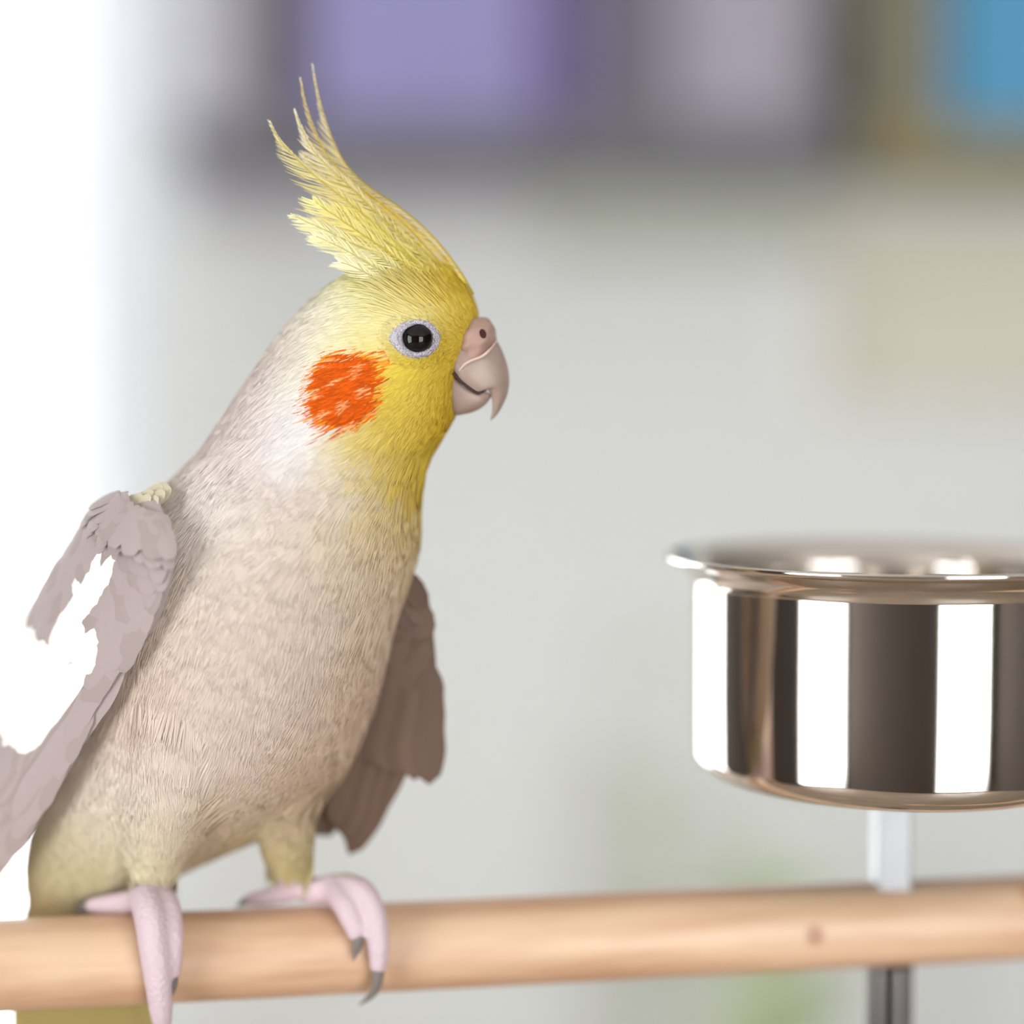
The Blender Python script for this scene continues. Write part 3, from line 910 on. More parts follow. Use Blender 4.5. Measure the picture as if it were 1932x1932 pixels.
# ------------------------------------------------------------------ claws
M_claw = plain('claw_horn', (120, 112, 108), 0.3, noise=0.2, nscale=200)
for pts, rad in [
    ([(306, 1938, 12), (306, 1960, 26), (300, 1985, 44)], [13, 10, 2]),
    ([(326, 1838, -12), (326, 1862, -8), (322, 1884, 2)], [11, 8, 1.5]),
    ([(676, 1764, 46), (674, 1788, 46), (666, 1812, 54)], [13, 9, 1.5]),
    ([(714, 1824, 50), (711, 1856, 54), (700, 1878, 64), (678, 1896, 78)], [13, 10, 7, 1.5]),
    ([(170, 1708, 116), (155, 1712, 124), (142, 1722, 134)], [11, 8, 2]),
    ([(474, 1697, 180), (458, 1702, 188), (446, 1712, 196)], [11, 8, 2])]:
    gv, gf = tube_uvw(pts, rad, 18, 12)
    link('claw', mesh_np('claw', gv, gf), M_claw, bird)

# ------------------------------------------------------------------ crest: loose plumes
M_crest = pigment('crest_plume', 0.7, spec=0.2)
def plume(pts, w0, ll, lr, tipc, basec, nb=120, w1=None, ang=31.0, start=0.05, dens=1.0):
    """pts from root to tip (u,v); ll / lr barb length on the left / right of the growth direction"""
    w1 = w0 if w1 is None else w1
    n_ = 80
    c_ = spline(np.array([(x, y, 0) for x, y in pts], float), n_)
    tt_ = np.linspace(0, 1, n_)
    c_[:, 2] = w0 - 25 + (w1 - w0) * tt_
    for k in range(n_):
        o_ = P(c_[k, 0], c_[k, 1], -600); dn_ = (o_ - CAM) / np.linalg.norm(o_ - CAM)
        h_ = bvh.ray_cast(Vector(o_), Vector(dn_))
        if h_[0] is not None:
            c_[k, 2] = min(c_[k, 2], UVW(np.array(h_[0])[None])[0, 2] - 5) if w0 < 10 else c_[k, 2]
    ker = np.ones(15) / 15
    c_[:, 2] = np.convolve(np.pad(c_[:, 2], 7, mode='edge'), ker, 'valid')
    verts, faces, cols_ = [], [], []
    tg = np.gradient(c_, axis=0); tg /= np.linalg.norm(tg, axis=1)[:, None]
    cb0, cb1 = lin(basec), lin(tipc)
    # shaft
    rr = np.interp(tt_, [0, 1], [2.2, 0.8])
    sv, sf = tube_uvw(c_[::4], rr[::4], 40, 6, conv=False)
    cshaft = np.repeat((cb0 * 0.62)[None], len(sv), 0)
    verts.append(sv); cols_.append(cshaft); faces += sf
    offv = len(sv)
    for sgn, ln_ in ((1, ll), (-1, lr)):
        m_ = int(nb * 0.58)
        ss = np.linspace(start, 0.995, m_) + rng.normal(0, 0.002, m_)
        ss = np.clip(ss, 0.01, 0.999)
        for s in ss:
            k = s * (n_ - 1); i0 = int(k)
            b0 = c_[i0] + (c_[min(i0 + 1, n_ - 1)] - c_[i0]) * (k - i0)
            t0 = tg[i0]
            nrm = np.array([t0[1], -t0[0], 0]) * sgn      # left/right in the picture plane
            Lb = np.interp(s, np.linspace(0, 1, len(ln_)), ln_) * rng.uniform(0.95, 1.4)
            an = math.radians(ang + rng.normal(0, 4.0))
            wj = rng.normal(0, 0.16)
            K_ = 5
            pr = np.linspace(0, 1, K_)
            cur = np.stack([b0 + (t0 * math.cos(an * (1 - 0.3 * x)) + nrm * math.sin(an * (1 - 0.3 * x)) + np.array([0, 0, wj])) * Lb * x for x in pr])
            w_ = np.array([1.9, 1.9, 1.6, 1.2, 0.5])
            sd = np.array([-t0[1], t0[0], 0])
            vv_ = np.stack([cur - sd[None] * w_[:, None] / 2, cur + sd[None] * w_[:, None] / 2], 1).reshape(-1, 3)
            verts.append(vv_)
            mixf = np.clip(s * 0.9 + 0.25 * pr, 0, 1)[:, None]
            cc_ = (cb0 * (1 - mixf) + cb1 * mixf) * rng.uniform(0.86, 1.08)
            cols_.append(np.repeat(cc_, 2, 0))
            for x in range(K_ - 1):
                faces.append((offv + 2 * x, offv + 2 * x + 1, offv + 2 * x + 3, offv + 2 * x + 2))
            offv += 2 * K_
    o = link('crest_feather', mesh_np('crest_feather', Pn(np.vstack(verts)), faces, colors=np.clip(np.vstack(cols_), 0, 1)), M_crest, bird)
    return o

YB, YM, YP = (220, 190, 52), (224, 204, 92), (228, 216, 146)
TT = (222, 212, 176)
# front plumes that reach highest: (root ... tip)
plume([(893, 555), (868, 512), (822, 452), (762, 398), (700, 356), (662, 322), (637, 284), (615, 230), (600, 175), (590, 122)], -4,
      [10, 24, 40, 62, 70, 60, 40, 18, 8, 5], [2, 2, 2, 2, 2, 3, 3, 3, 2, 2], TT, YB, 150, 2)
plume([(872, 550), (838, 505), (800, 462), (758, 418), (718, 384), (675, 350), (640, 318), (612, 284), (590, 236), (575, 190), (567, 148)], -14,
      [12, 26, 42, 58, 60, 56, 50, 34, 14, 8, 5], [5, 7, 9, 9, 8, 7, 7, 6, 5, 4, 3], (206, 190, 150), YB, 150, -10)
plume([(850, 545), (806, 492), (758, 446), (706, 398), (660, 352), (618, 314), (590, 282), (570, 244), (556, 207)], -22,
      [14, 28, 46, 60, 60, 42, 24, 10, 5], [8, 14, 22, 26, 22, 14, 9, 6, 3], (226, 216, 190), YM, 130, -24)
plume([(838, 552), (790, 500), (735, 446), (690, 408), (650, 376), (610, 345), (576, 316), (550, 290), (526, 262), (508, 228)], -30,
      [14, 30, 52, 66, 66, 56, 44, 24, 10, 5], [8, 14, 24, 28, 24, 18, 12, 8, 6, 3], (214, 202, 156), YM, 150, -34)
plume([(846, 530), (790, 470), (735, 420), (690, 384), (650, 352), (612, 325), (588, 308), (571, 290)], -10,
      [12, 24, 40, 46, 40, 28, 18, 8], [10, 16, 24, 26, 20, 14, 10, 6], (222, 214, 180), YM, 110, -6)
# broad lower plumes
plume([(842, 566), (790, 520), (730, 474), (680, 440), (640, 412), (610, 392), (592, 378)], -38,
      [16, 34, 56, 64, 56, 40, 18], [10, 20, 34, 40, 34, 22, 8], (238, 228, 160), YM, 120, -44)
plume([(830, 572), (772, 524), (712, 482), (662, 458), (620, 437), (582, 420), (550, 405)], -44,
      [16, 36, 58, 62, 48, 26, 8], [10, 20, 32, 34, 26, 14, 4], (232, 226, 178), YP, 120, -52)
plume([(822, 556), (770, 508), (716, 466), (668, 438), (630, 420), (598, 410)], -32,
      [14, 32, 50, 54, 36, 10], [10, 18, 28, 30, 20, 6], (228, 214, 186), YP, 100, -30)
plume([(812, 576), (752, 532), (700, 500), (656, 474), (620, 456), (592, 444)], -48,
      [16, 34, 50, 50, 34, 10], [10, 20, 30, 32, 22, 8], (240, 234, 190), YP, 110, -58)
plume([(800, 580), (746, 545), (700, 520), (664, 502), (640, 494)], -54,
      [14, 28, 40, 36, 10], [10, 18, 28, 28, 10], (242, 236, 200), YP, 90, -60)
plume([(868, 560), (826, 500), (776, 448), (728, 406), (686, 374), (652, 350), (632, 336)], -8,
      [12, 26, 44, 52, 44, 30, 12], [4, 6, 8, 8, 7, 5, 3], (224, 208, 130), YB, 110, -14)
plume([(884, 556), (850, 500), (806, 450), (760, 410), (722, 382), (694, 362)], 2,
      [10, 20, 32, 38, 30, 10], [2, 2, 2, 2, 2, 2], (228, 206, 90), (236, 200, 30), 100, 4)
plume([(862, 574), (812, 522), (760, 478), (706, 440), (664, 410), (630, 388)], -28,
      [14, 30, 48, 54, 42, 12], [10, 20, 32, 34, 26, 10], (236, 222, 130), YM, 110, -32)
plume([(850, 552), (800, 500), (748, 456), (700, 416), (664, 388)], 16,
      [14, 30, 46, 44, 12], [10, 18, 26, 24, 10], (232, 216, 130), YM, 100, 26)
plume([(836, 566), (784, 520), (728, 480), (680, 456), (645, 440)], 26,
      [14, 30, 46, 44, 12], [10, 18, 26, 24, 10], (236, 224, 160), YP, 100, 36)

# longer feathers of the crown that sweep up into the crest
p, nn = sample(3800, lambda q: np.clip((q[:, 0] - 660) / 130, 0, 1) ** 1.5 * np.clip((608 - q[:, 1]) / 70, 0, 1) * np.where(q[:, 2] < 20, 1, 0.4))
d, q, f = tangent(p, nn, 0.07)
NC = len(p); K = 5
L = np.interp(q[:, 0], [650, 720, 820, 900], [26, 55, 75, 42]) * rng.uniform(0.6, 1.2, NC)
tt = np.linspace(0, 1, K)
free = f[:, 0:1] * RGT[None] - f[:, 1:2] * UP[None]
free = d * 0.65 + free * 0.35; free /= np.linalg.norm(free, axis=1)[:, None]
upb = np.interp(q[:, 0], [650, 760, 850, 880], [0.02, 0.12, 0.08, -0.02])
cl = p[:, None] + (free[:, None] * tt[None, :, None] + UP[None, None] * (upb[:, None] * tt[None] ** 2)[..., None]) * (L * UPX)[:, None, None] + nn[:, None] * ((2.0 + 2 * tt)[None, :, None] * UPX)
nb = np.repeat(nn[:, None], K, 1)
wd = (rng.uniform(2.2, 3.6, NC) * UPX)[:, None] * np.array([0.9, 1.0, 0.85, 0.6, 0.12])[None]
cols = pig_chunk(q + rng.normal(0, 8, q.shape)) * rng.uniform(0.95, 1.08, (NC, 1))
ribbons('crown_feathers', nb, cl, wd, np.clip(cols, 0, 1), bird, M_fluff)

# ------------------------------------------------------------------ feather blades for wings and tail
def blade(name, kind):
    nA, nB = 14, 8
    v = []
    for i in range(nA + 1):
        a_ = i / nA
        if kind == 'covert':
            w_ = max(0.0, 1 - abs((a_ - 0.52) / 0.52) ** 2.4) ** 0.5
        else:
            w_ = (min(1, (a_ + 0.02) / 0.22) ** 0.5) * max(0.0, 1 - max(0, (a_ - 0.72) / 0.28) ** 2.0) ** 0.5
        for j in range(nB + 1):
            b_ = -1 + 2 * j / nB
            wob = 1 + 0.03 * math.sin(a_ * 23 + b_ * 2)
            v.append((0.5 * w_ * b_ * wob, a_, 0.05 * (1 - abs(b_) ** 1.6) * w_ - (0.06 * a_ * a_ if kind == 'flight' else 0.04 * a_ * a_)))
    f = np.array([(i * (nB + 1) + j, i * (nB + 1) + j + 1, (i + 1) * (nB + 1) + j + 1, (i + 1) * (nB + 1) + j) for i in range(nA) for j in range(nB)])
    return mesh_np(name, v, f)

def feather_set(nm, rgb, tip=None):
    mc = feather_mat(nm, rgb, tip, 120.0); mf = feather_mat(nm + '_flight', rgb, tip, 300.0)
    c_ = blade(nm + '_covert', 'covert'); c_.materials.append(mc)
    f_ = blade(nm + '_flight', 'flight'); f_.materials.append(mf)
    return c_, f_
F_mauve = feather_set('mauve_grey', (170, 155, 152))
F_mauve2 = feather_set('grey_brown', (162, 147, 143))
F_white = feather_set('white_patch', (246, 244, 236))
F_shade = feather_set('far_shade_brown', (112, 90, 76))  # far wing feathers, darkened to brown so their colour holds the shade
F_shade2 = feather_set('far_deep_shade_brown', (104, 82, 70))
F_tail = feather_set('olive_tail', (158, 140, 84))  # olive deepened to hold the shade around the perch

def place(me, pos, along, nrm, L_, W_, parent, tilt=0.0, name='feather', zs=None):
    y = along / np.linalg.norm(along)
    z = nrm - (nrm @ y) * y; z /= np.linalg.norm(z)
    if tilt:
        y2 = y * math.cos(tilt) + z * math.sin(tilt); z = z * math.cos(tilt) - y * math.sin(tilt); y = y2
    x = np.cross(y, z)
    o = bpy.data.objects.new(name, me); COL.objects.link(o)
    zs_ = (zs if zs else W_) * UPX
    ax, ay, az = x * W_ * UPX, y * L_ * UPX, z * zs_
    m_ = Matrix([(ax[r_], ay[r_], az[r_], pos[r_]) for r_ in range(3)] + [(0, 0, 0, 1)])
    o.parent = parent
    o.matrix_parent_inverse = world_of(parent).inverted()
    o.matrix_basis = m_
    return o

class Wing:
    def __init__(s, LE, TE, bulge, thick, mat, name, label):
        s.n, s.m = 50, 24
        s.L = spline(np.array(LE, float), 200); s.T = spline(np.array(TE, float), 200)
        s.bulge = bulge
        g = np.array([[s.uvw(i / (s.n - 1), j / (s.m - 1)) for j in range(s.m)] for i in range(s.n)])
        V = Pn(g.reshape(-1, 3))
        nrm = np.array([s.frame(i / (s.n - 1), j / (s.m - 1))[2] for i in range(s.n) for j in range(s.m)])
        ed = np.array([math.sin(math.pi * min(1, max(0, i / (s.n - 1)))) ** 0.4 * (math.sin(math.pi * j / (s.m - 1)) ** 0.5) for i in range(s.n) for j in range(s.m)])
        V0 = V - nrm * (3 * UPX); V1 = V - nrm * ((3 + thick * ed) * UPX)[:, None]
        k = s.n * s.m
        f = []
        for i in range(s.n - 1):
            for j in range(s.m - 1):
                q_ = (i * s.m + j, i * s.m + j + 1, (i + 1) * s.m + j + 1, (i + 1) * s.m + j)
                f.append(q_); f.append(tuple(x + k for x in q_[::-1]))
        for i in range(s.n - 1):
            for j in (0, s.m - 1):
                a_, b_ = i * s.m + j, (i + 1) * s.m + j
                f.append((a_, b_, b_ + k, a_ + k))
        for j in range(s.m - 1):
            for i in (0, s.n - 1):
                a_, b_ = i * s.m + j, i * s.m + j + 1
                f.append((a_, b_, b_ + k, a_ + k))
        me = mesh_np(name, np.vstack([V0, V1]), f)
        bm = bmesh.new(); bm.from_mesh(me); bmesh.ops.remove_doubles(bm, verts=bm.verts, dist=1e-7)
        bmesh.ops.recalc_face_normals(bm, faces=bm.faces[:]); bm.to_mesh(me); bm.free()
        me.polygons.foreach_set('use_smooth', np.ones(len(me.polygons), bool))
        s.ob = link(name, me, mat, bird); s.ob['label'] = label
    def uvw(s, a_, t):
        k = min(max(a_, 0), 1) * 199; i = min(int(k), 198); fr = k - i
        l_ = s.L[i] * (1 - fr) + s.L[i + 1] * fr; t_ = s.T[i] * (1 - fr) + s.T[i + 1] * fr
        p_ = l_ * (1 - t) + t_ * t
        bz = s.bulge * math.sin(math.pi * min(max(t, 0), 1)) ** 0.8 * min(1.0, max(a_, 0) / 0.12) ** 0.5
        return p_ + np.array([-0.55, -0.1, -0.8]) * bz if s.bulge > 0 else p_ + np.array([-0.75, 0, 0.6]) * bz
    def frame(s, a_, t):
        e = 0.01
        p0 = P(*s.uvw(a_, t))
        ds = P(*s.uvw(min(a_ + e, 1), t)) - P(*s.uvw(max(a_ - e, 0), t))
        dt = P(*s.uvw(a_, min(t + e, 1))) - P(*s.uvw(a_, max(t - e, 0)))
        nn_ = np.cross(ds, dt)
        nn_ /= np.linalg.norm(nn_) + 1e-15
        ref = np.array([-0.5, -0.8, 0.1]) if s.bulge > 0 else np.array([0.75, -0.6, 0.1])
        if nn_ @ ref < 0: nn_ = -nn_
        return p0, ds / (np.linalg.norm(ds) + 1e-12), nn_

M_wing = plain('wing_down', (172, 156, 152), 0.8, noise=0.08, nscale=300)
M_wingf = plain('far_wing_shade', (106, 86, 74), 0.8, noise=0.1, nscale=300)  # far wing base with the same shade in its colour

LE = [(300, 938, -124), (331, 1035, -168), (303, 1160, -145), (228, 1272, -98), (164, 1392, -50), (100, 1505, 0), (30, 1602, 60), (-70, 1690, 110)]
TE = [(278, 934, -104), (206, 958, -36), (132, 1055, 30), (76, 1152, 75), (24, 1245, 100), (-40, 1350, 140), (-90, 1460, 170), (-110, 1600, 190)]
near = Wing(LE, TE, 34, 50, M_wing, 'wing', 'near wing, mauve grey with a broad white patch')

def inpoly(x, y, poly):
    c_ = False; j = len(poly) - 1
    for i in range(len(poly)):
        xi, yi = poly[i]; xj, yj = poly[j]
        if (yi > y) != (yj > y) and x < (xj - xi) * (y - yi) / (yj - yi) + xi: c_ = not c_
        j = i
    return c_
WPOLY = [(238, 1045), (195, 1070), (150, 1125), (118, 1180), (95, 1215), (50, 1255), (-5, 1300), (-140, 1420), (-60, 1475), (75, 1460), (105, 1400), (130, 1350), (155, 1300), (190, 1235), (170, 1205), (160, 1195), (180, 1150), (210, 1115), (232, 1075)]
def fly(wg, a_, t, L_, W_, me, tilt=0.05, yaw=0.0, lift=0.0):
    p0, ds, nn_ = wg.frame(a_, t)
    sd_ = np.cross(nn_, ds)
    al = ds * math.cos(yaw) + sd_ * math.sin(yaw)
    return place(me, p0 + nn_ * lift * UPX, al, nn_, L_, W_, wg.ob, tilt)
# flight feathers first (lowest layer)
for k in range(9):
    t = 0.02 + 0.06 * k
    fly(near, 0.40 + 0.012 * k, t, 420 - 14 * k, 58, F_mauve2[1] if k % 2 else F_mauve[1], 0.015, 0.0, 2 + 1.2 * (9 - k) * 0.5)
for k in range(9):
    t = 0.50 + 0.055 * k
    fly(near, 0.38 - 0.006 * k, t, 380 - 6 * k, 62, F_mauve[1], 0.012, 0.0, 2)
# white greater coverts
for k in range(10):
    t = 0.30 + 0.072 * k
    fly(near, 0.34 - 0.004 * k, t, 385 - 8 * abs(k - 3), 74, F_white[1], 0.013, 0.0, 8.5 + 0.4 * (k % 3))
for k in range(9):
    t = 0.28 + 0.078 * k
    fly(near, 0.28 + 0.004 * k, t, 180, 78, F_white[1], 0.010, 0.0, 8.5 + 0.4 * (k % 3))
# primary coverts along the leading edge
for k in range(16):
    a_ = 0.30 + 0.034 * k
    fly(near, a_, 0.065 + 0.02 * (k % 3), 120 + 4 * k, 42, F_mauve2[1] if k % 3 == 0 else F_mauve[1], 0.012, 0.03, 15 - 0.4 * k)
# lesser and median coverts in shingled rows, tip rows first
rows = 15
for r in range(rows, 0, -1):
    a_ = 0.015 + 0.37 * r / rows
    nt_ = 9 + (r % 2)
    for k in range(nt_):
        t = 0.07 + 0.93 * (k + (0.5 if r % 2 else 0.1)) / nt_ + random.uniform(-0.015, 0.015)
        if t > 1.0 or r < 2: continue
        p0, ds, nn_ = near.frame(a_, t)
        tip_ = UVW((p0 + ds * 55 * UPX)[None])[0]
        if inpoly(tip_[0], tip_[1], WPOLY): me_ = F_white[0]
        else: me_ = F_mauve[0] if (r * 7 + k * 3) % 4 else F_mauve2[0]
        fly(near, a_, t, random.uniform(66, 84) if r > 2 else 50, (random.uniform(42, 52) if r > 2 else 34) * (0.7 if k == 0 else 1), me_, 0.022, random.uniform(-0.07, 0.07), min(16, 9 + 2 * r))

LF = [(760, 1062, 60), (808, 1130, 62), (820, 1210, 74), (823, 1290, 88), (808, 1365, 108), (772, 1415, 126), (708, 1492, 165), (668, 1532, 195), (624, 1580, 220)]
IN_ = [(735, 1085, 20), (700, 1160, 30), (680, 1240, 48), (655, 1320, 70), (630, 1400, 95), (590, 1470, 122), (566, 1520, 160), (556, 1550, 190), (560, 1575, 215)]
far = Wing(LF, IN_, -1.0, 60, M_wingf, 'wing', 'far wing, its shade coloured in as brown')
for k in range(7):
    fly(far, 0.52 - 0.01 * k, 0.12 + 0.10 * k, 300 - 12 * k, 56, F_shade2[1] if k % 2 else F_shade[1], 0.01, 0.0, 2 + 0.5 * k)
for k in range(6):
    fly(far, 0.30, 0.12 + 0.12 * k, 250 - 12 * k, 66, F_shade[1] if k % 2 else F_shade2[1], 0.015, 0.0, 4 + 0.4 * k)
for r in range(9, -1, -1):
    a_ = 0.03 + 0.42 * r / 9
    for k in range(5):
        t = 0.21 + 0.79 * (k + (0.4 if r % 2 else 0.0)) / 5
        fly(far, a_, t, random.uniform(62, 80), random.uniform(46, 56), F_shade[0] if (r + 2 * k) % 3 else F_shade2[0], 0.02, random.uniform(-.08, .08), 6)

# cream scapular feathers that close the shoulder over the wing root
F_cream = feather_set('cream_scapular', (206, 196, 170))
for k, (u_, v_, w_, L_, W_) in enumerate([(318, 915, -40, 62, 40), (300, 924, -60, 60, 40), (282, 932, -72, 58, 38), (262, 938, -72, 54, 34), (308, 918, -80, 60, 38), (290, 928, -98, 58, 38),
                                          (270, 936, -104, 52, 34), (312, 930, -112, 56, 38), (300, 940, -124, 46, 34), (286, 938, -120, 50, 32), (324, 922, -92, 60, 40)]):
    a_ = P(u_, v_, w_); b_ = P(u_ - 40, v_ + 24 + 2 * (k % 3), w_ + 14)
    place(F_cream[0], a_, b_ - a_, np.array([-0.35, -0.75, 0.55]), L_, W_, near.ob, 0.0, 'feather')

# tail behind the perch
tail_n = np.array([0.0, -0.95, 0.3])
for k, (u0, du, w_) in enumerate([(64, -70, 300), (92, -40, 292), (120, -12, 286), (150, 16, 284), (180, 46, 288), (206, 78, 296)]):
    a_ = P(u0, 1700, w_); b_ = P(u0 + du + 60, 2350, w_ + 150)
    place(F_tail[1], a_, b_ - a_, tail_n, np.linalg.norm(b_ - a_) / UPX, 92, bird, 0, 'tail_feather', zs=60)

# ------------------------------------------------------------------ blurred background: shelves, boxes, plants, picture
def DB(u, v, y_plane):
    """room point on the plane y = y_plane seen at pixel u,v"""
    r_ = FWD + RGT * ((u - 966.0) / FPX) + UP * ((966.0 - v) / FPX)
    return CAM + r_ * (y_plane / r_[1])

def shelf_board(name, u0, u1, v0, v1, y0, y1, mat, label, cat):
    a_, b_ = DB(u0, v0, y0), DB(u1, v1, y0)
    w_, h_ = abs(b_[0] - a_[0]), abs(a_[2] - b_[2])
    me = box_mesh(name, (w_, y1 - y0, h_), 0.004)
    o = link(name, me, mat); o.location = ((a_[0] + b_[0]) / 2, (y0 + y1) / 2, (a_[2] + b_[2]) / 2)
    tag(o, label, cat)
    return o, o.location[2] + h_ / 2

M_grey = plain('charcoal_lacquer', (110, 108, 116), 0.6, noise=0.08, nscale=12)
M_ochre = wood('ochre_wood', (116, 104, 56), (150, 136, 84), scale=(4, 40, 40))
sh1, top1 = shelf_board('wall_shelf', 325, 1600, 222, 300, Y1 - 0.24, Y1 - 0.001, M_grey, 'long charcoal wall shelf carrying a row of storage boxes', 'shelf')
sh2, top2 = shelf_board('wall_shelf', 1640, 2200, 236, 306, Y1 - 0.24, Y1 - 0.001, M_ochre, 'short ochre wooden wall shelf under the sky blue box', 'shelf')

def storage_box(u0, u1, h_, mat, lidmat, label, top, ymid=Y1 - 0.13, dep=0.2, group=None):
    a_, b_ = DB(u0, 200, ymid - dep / 2), DB(u1, 200, ymid - dep / 2)
    w_ = b_[0] - a_[0] - 0.004
    r_ = empty('storage_box', ((a_[0] + b_[0]) / 2, ymid, top))
    tag(r_, label, 'box', group)
    bo = link('box_body', box_mesh('box_body', (w_, dep, h_ * 0.8), 0.004), mat)
    bo.location = (0, 0, h_ * 0.4); bo.parent = r_
    li = link('lid', box_mesh('lid', (w_ + 0.003, dep + 0.006, h_ * 0.2), 0.004), lidmat)
    li.location = (0, 0, h_ * 0.9); li.parent = r_
def mp(nm, c, n=0.06): return plain(nm, c, 0.7, noise=n, nscale=10)
storage_box(335, 470, 0.34, mp('pale_grey_card', (188, 186, 198)), mp('pale_grey_lid', (196, 194, 204)), 'pale grey storage box at the window end of the charcoal shelf', top1)
storage_box(482, 575, 0.36, mp('black_card', (96, 91, 96)), mp('black_lid', (100, 94, 98)), 'narrow dark grey storage box between pale grey and lavender boxes', top1)
storage_box(580, 1010, 0.33, mp('lavender_card', (152, 146, 196)), mp('lavender_lid', (160, 154, 204)), 'wide lavender storage box on the charcoal shelf', top1)
storage_box(1014, 1110, 0.36, mp('purple_card', (112, 98, 146)), mp('purple_lid', (118, 104, 152)), 'narrow deep purple storage box beside the lavender one', top1)
storage_box(1114, 1260, 0.35, mp('slate_card', (116, 112, 126)), mp('slate_lid', (122, 118, 132)), 'slate grey storage box beside the deep purple one', top1)
storage_box(1266, 1530, 0.33, mp('silver_card', (168, 162, 178)), mp('silver_lid', (174, 168, 184)), 'silvery lilac storage box at the far end of the charcoal shelf', top1)
storage_box(1790, 2120, 0.30, mp('sky_blue_card', (84, 156, 196)), mp('sky_blue_lid', (92, 164, 202)), 'sky blue storage box on the ochre shelf', top2)
storage_box(1645, 1775, 0.30, mp('olive_card', (136, 130, 110)), mp('olive_lid', (142, 136, 116)), 'olive grey storage box on the ochre shelf', top2)

# framed pale print below the ochre shelf
pa, pb = DB(1560, 400, Y1 - 0.02), DB(2080, 760, Y1 - 0.02)
pf = empty('picture_frame', ((pa[0] + pb[0]) / 2, Y1 - 0.015, (pa[2] + pb[2]) / 2))
tag(pf, 'pale framed print of warm beige hung below the ochre shelf', 'picture')
pw_, ph_ = pb[0] - pa[0], pa[2] - pb[2]
fr_ = link('frame', boxes('frame', [(-pw_ / 2, pw_ / 2, -0.014, 0.014, ph_ / 2 - 0.02, ph_ / 2), (-pw_ / 2, pw_ / 2, -0.014, 0.014, -ph_ / 2, -ph_ / 2 + 0.02),
      (-pw_ / 2, -pw_ / 2 + 0.02, -0.014, 0.014, -ph_ / 2 + 0.02, ph_ / 2 - 0.02), (pw_ / 2 - 0.02, pw_ / 2, -0.014, 0.014, -ph_ / 2 + 0.02, ph_ / 2 - 0.02)]), mp('pale_wood_frame', (218, 213, 198)))
fr_.parent = pf
pr_ = link('print', boxes('print', [(-pw_ / 2 + 0.02, pw_ / 2 - 0.02, -0.004, 0.004, -ph_ / 2 + 0.02, ph_ / 2 - 0.02)]), mp('beige_print', (224, 219, 203), 0.1))
pr_.parent = pf

# plants
def leaf_mesh(name, mat, wid=0.3):
    v, n_ = [], 8
    for i in range(n_ + 1):
        a_ = i / n_
        w_ = wid * math.sin(math.pi * a_ ** 0.8) * 0.5
        for b_ in (-1, 0, 1):
            v.append((w_ * b_, a_, -0.25 * a_ * a_ + 0.06 * abs(b_)))
    f = np.array([(i * 3 + j, i * 3 + j + 1, (i + 1) * 3 + j + 1, (i + 1) * 3 + j) for i in range(n_) for j in range(2)])
    me = mesh_np(name, v, f); me.materials.append(mat); return me
def plant(name, base, hgt, spread, nst, nl, lsize, lmat, label, pot_c, hang=False, pot_r=0.09):
    r_ = empty(name, base); tag(r_, label, 'plant')
    pot = lathe('pot', [(0, 0), (pot_r * 0.72, 0), (pot_r * 0.76, 0.004), (pot_r, pot_r * 1.5), (pot_r * 1.05, pot_r * 1.52), (pot_r * 1.05, pot_r * 1.7), (pot_r * 0.95, pot_r * 1.7), (pot_r * 0.92, pot_r * 1.45), (0, pot_r * 1.45)], 40)
    link('pot', pot, pot_c).parent = r_
    lm_ = leaf_mesh(name + '_leaf', lmat, 0.34)
    rs_ = random.Random(hash(label) % 1000 if False else len(label))
    for k in range(nst):
        az = 2 * math.pi * k / nst + rs_.uniform(-.4, .4)
        ex = spread * rs_.uniform(0.4, 1.0); hz = hgt * rs_.uniform(0.65, 1.0)
        z0 = pot_r * 1.45
        if hang:
            pts = [(0, 0, z0), (math.cos(az) * pot_r, -abs(math.sin(az)) * pot_r, z0 + 0.03), (math.cos(az) * ex, -0.16 - 0.04 * abs(math.sin(az)), z0 - 0.06), (math.cos(az) * ex, -0.17 - 0.04 * abs(math.sin(az)), -hz)]
        else:
            pts = [(0, 0, z0), (math.cos(az) * ex * 0.25, math.sin(az) * ex * 0.25, z0 + hz * 0.5), (math.cos(az) * ex * 0.7, math.sin(az) * ex * 0.7, z0 + hz * 0.9), (math.cos(az) * ex, math.sin(az) * ex, z0 + hz)]
        gv, gf = tube_uvw(pts, [0.006, 0.005, 0.004, 0.002], 20, 8, conv=False)
        sm = link('stem', mesh_np('stem', gv, gf), lmat); sm.parent = r_
        sp_ = spline(np.array(pts), 60)
        for m_ in range(nl):
            i_ = int(12 + (59 - 12) * (m_ + 0.5) / nl)
            lf = bpy.data.objects.new('leaf', lm_); COL.objects.link(lf); lf.parent = sm
            lf.location = sp_[i_]
            L_ = lsize * rs_.uniform(0.7, 1.15)
            lf.scale = (L_, L_, L_)
            lf.rotation_euler = (rs_.uniform(-0.3, 0.6) - (0.8 if hang else 0), rs_.uniform(-.4, .4), rs_.uniform(0, 6.28))
M_pale = plain('pale_green_leaf', (186, 198, 140), 0.6, noise=0.12, nscale=6)
M_sage = plain('sage_leaf', (192, 202, 166), 0.6, noise=0.12, nscale=6)
M_potw = plain('white_ceramic', (232, 232, 228), 0.3, noise=0.02)
fb = DB(1445, 1500, 2.0)
plant('potted_plant', (fb[0], 2.0, 0.0), 0.60, 0.10, 7, 6, 0.12, M_pale, 'bushy pale green potted plant standing on the floor', M_potw, pot_r=0.11)
fb = DB(1225, 1500, 2.25)
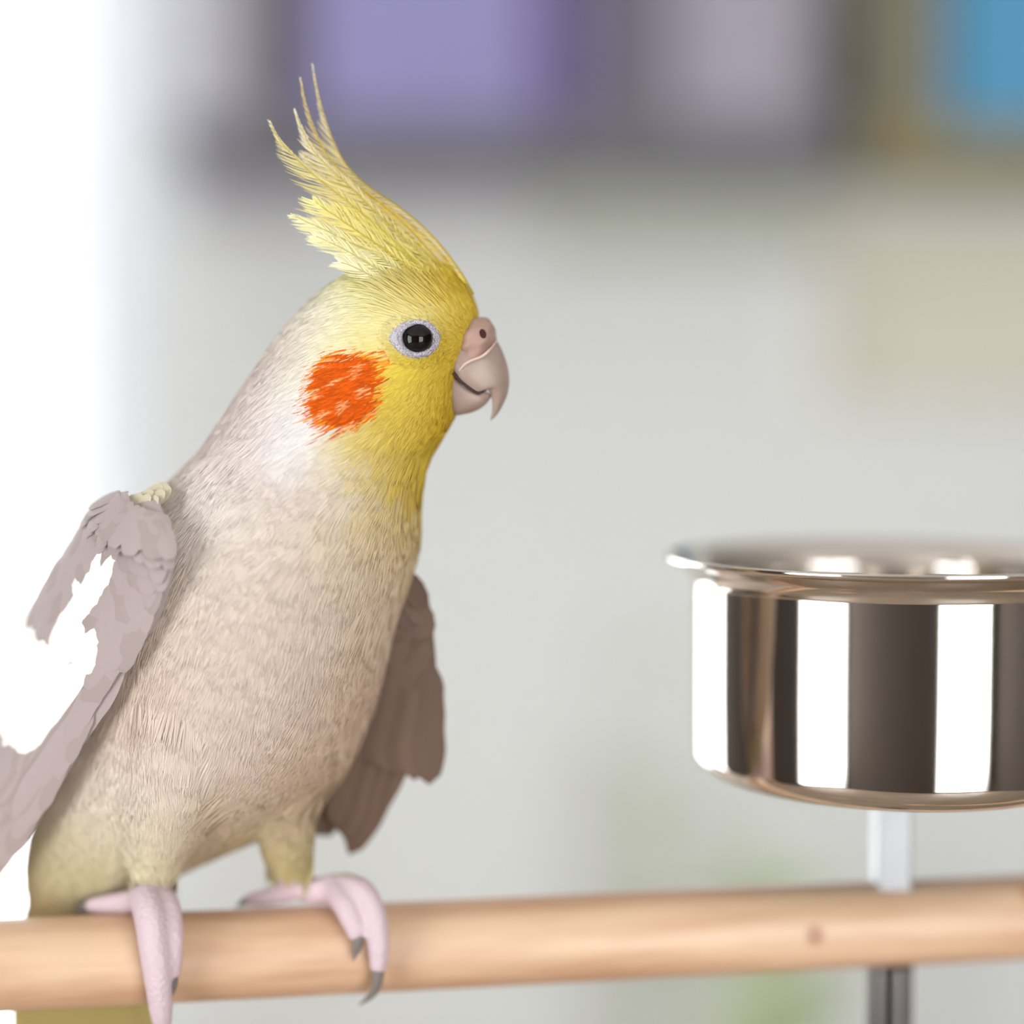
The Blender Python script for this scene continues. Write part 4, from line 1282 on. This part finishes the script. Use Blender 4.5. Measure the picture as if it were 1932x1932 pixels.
plant('potted_plant', (fb[0], 2.25, 0.0), 0.86, 0.035, 3, 5, 0.07, M_sage, 'slender pale sage potted plant standing against the white wall', M_potw, pot_r=0.09)

# panels added to lay the long shelf's shade on the wall
def board(u0, u1, v0, v1, mat, label):
    a_, b_ = DB(u0, v0, Y1 - 0.03), DB(u1, v1, Y1 - 0.03)
    o = link('shade_panel', box_mesh('shade_panel', (b_[0] - a_[0], 0.02, a_[2] - b_[2]), 0.006), mat)
    o.location = ((a_[0] + b_[0]) / 2, Y1 - 0.0101, (a_[2] + b_[2]) / 2)
    tag(o, label, 'shade_panel')
board(330, 1010, 330, 430, mp('grey_shade', (200, 199, 202)), 'light grey strip added as painted shade under the charcoal shelf')
board(1015, 1545, 330, 490, mp('sage_shade', (196, 199, 186)), 'pale sage panel added as painted shade and green tint under the charcoal shelf')

# sheer curtain in front of the window
def curtain(x0, x1, y, z0, z1, label):
    r_ = empty('sheer_curtain', ((x0 + x1) / 2, y, z0))
    tag(r_, label, 'curtain')
    nx, nz_ = 80, 12
    v = []
    for i in range(nz_ + 1):
        z = (z1 - z0) * i / nz_
        for j in range(nx + 1):
            x = (x0 - x1) / 2 + (x1 - x0) * j / nx
            amp = 0.022 * (1 - 0.35 * i / nz_)
            v.append((x, amp * math.sin(j * 0.62) + 0.006 * math.sin(j * 1.7 + i * 0.3), z))
    f = np.array([(i * (nx + 1) + j, i * (nx + 1) + j + 1, (i + 1) * (nx + 1) + j + 1, (i + 1) * (nx + 1) + j) for i in range(nz_) for j in range(nx)])
    m = bpy.data.materials.new('sheer_fabric'); m.use_nodes = True
    nt = m.node_tree; nt.nodes.clear()
    out = N(nt, 'ShaderNodeOutputMaterial'); df_ = N(nt, 'ShaderNodeBsdfDiffuse'); tl = N(nt, 'ShaderNodeBsdfTranslucent'); tr = N(nt, 'ShaderNodeBsdfTransparent')
    wv = N(nt, 'ShaderNodeTexNoise'); wv.inputs['Scale'].default_value = 400
    rp = N(nt, 'ShaderNodeValToRGB'); rp.color_ramp.elements[0].color = (0.84, 0.85, 0.88, 1); rp.color_ramp.elements[1].color = (0.93, 0.93, 0.95, 1)
    nt.links.new(wv.outputs['Fac'], rp.inputs[0]); nt.links.new(rp.outputs[0], df_.inputs[0]); nt.links.new(rp.outputs[0], tl.inputs[0])
    a_ = N(nt, 'ShaderNodeMixShader'); a_.inputs[0].default_value = 0.5
    b_ = N(nt, 'ShaderNodeMixShader'); b_.inputs[0].default_value = 0.4
    nt.links.new(df_.outputs[0], a_.inputs[1]); nt.links.new(tl.outputs[0], a_.inputs[2])
    nt.links.new(a_.outputs[0], b_.inputs[1]); nt.links.new(tr.outputs[0], b_.inputs[2]); nt.links.new(b_.outputs[0], out.inputs[0])
    link('fabric', mesh_np('fabric', v, f), m).parent = r_
    rod, rf_ = tube_uvw([((x0 - x1) / 2 - 0.06, 0, z1 - z0 + 0.004), (0, 0, z1 - z0 + 0.004), ((x1 - x0) / 2 + 0.06, 0, z1 - z0 + 0.004)], [0.01, 0.01, 0.01], 20, 12, conv=False)
    link('rod', mesh_np('rod', rod, rf_), M_frame).parent = r_
curtain(-1.00, -0.50, Y1 - 0.07, 0.02, 2.45, 'sheer white curtain hanging over the bright window')
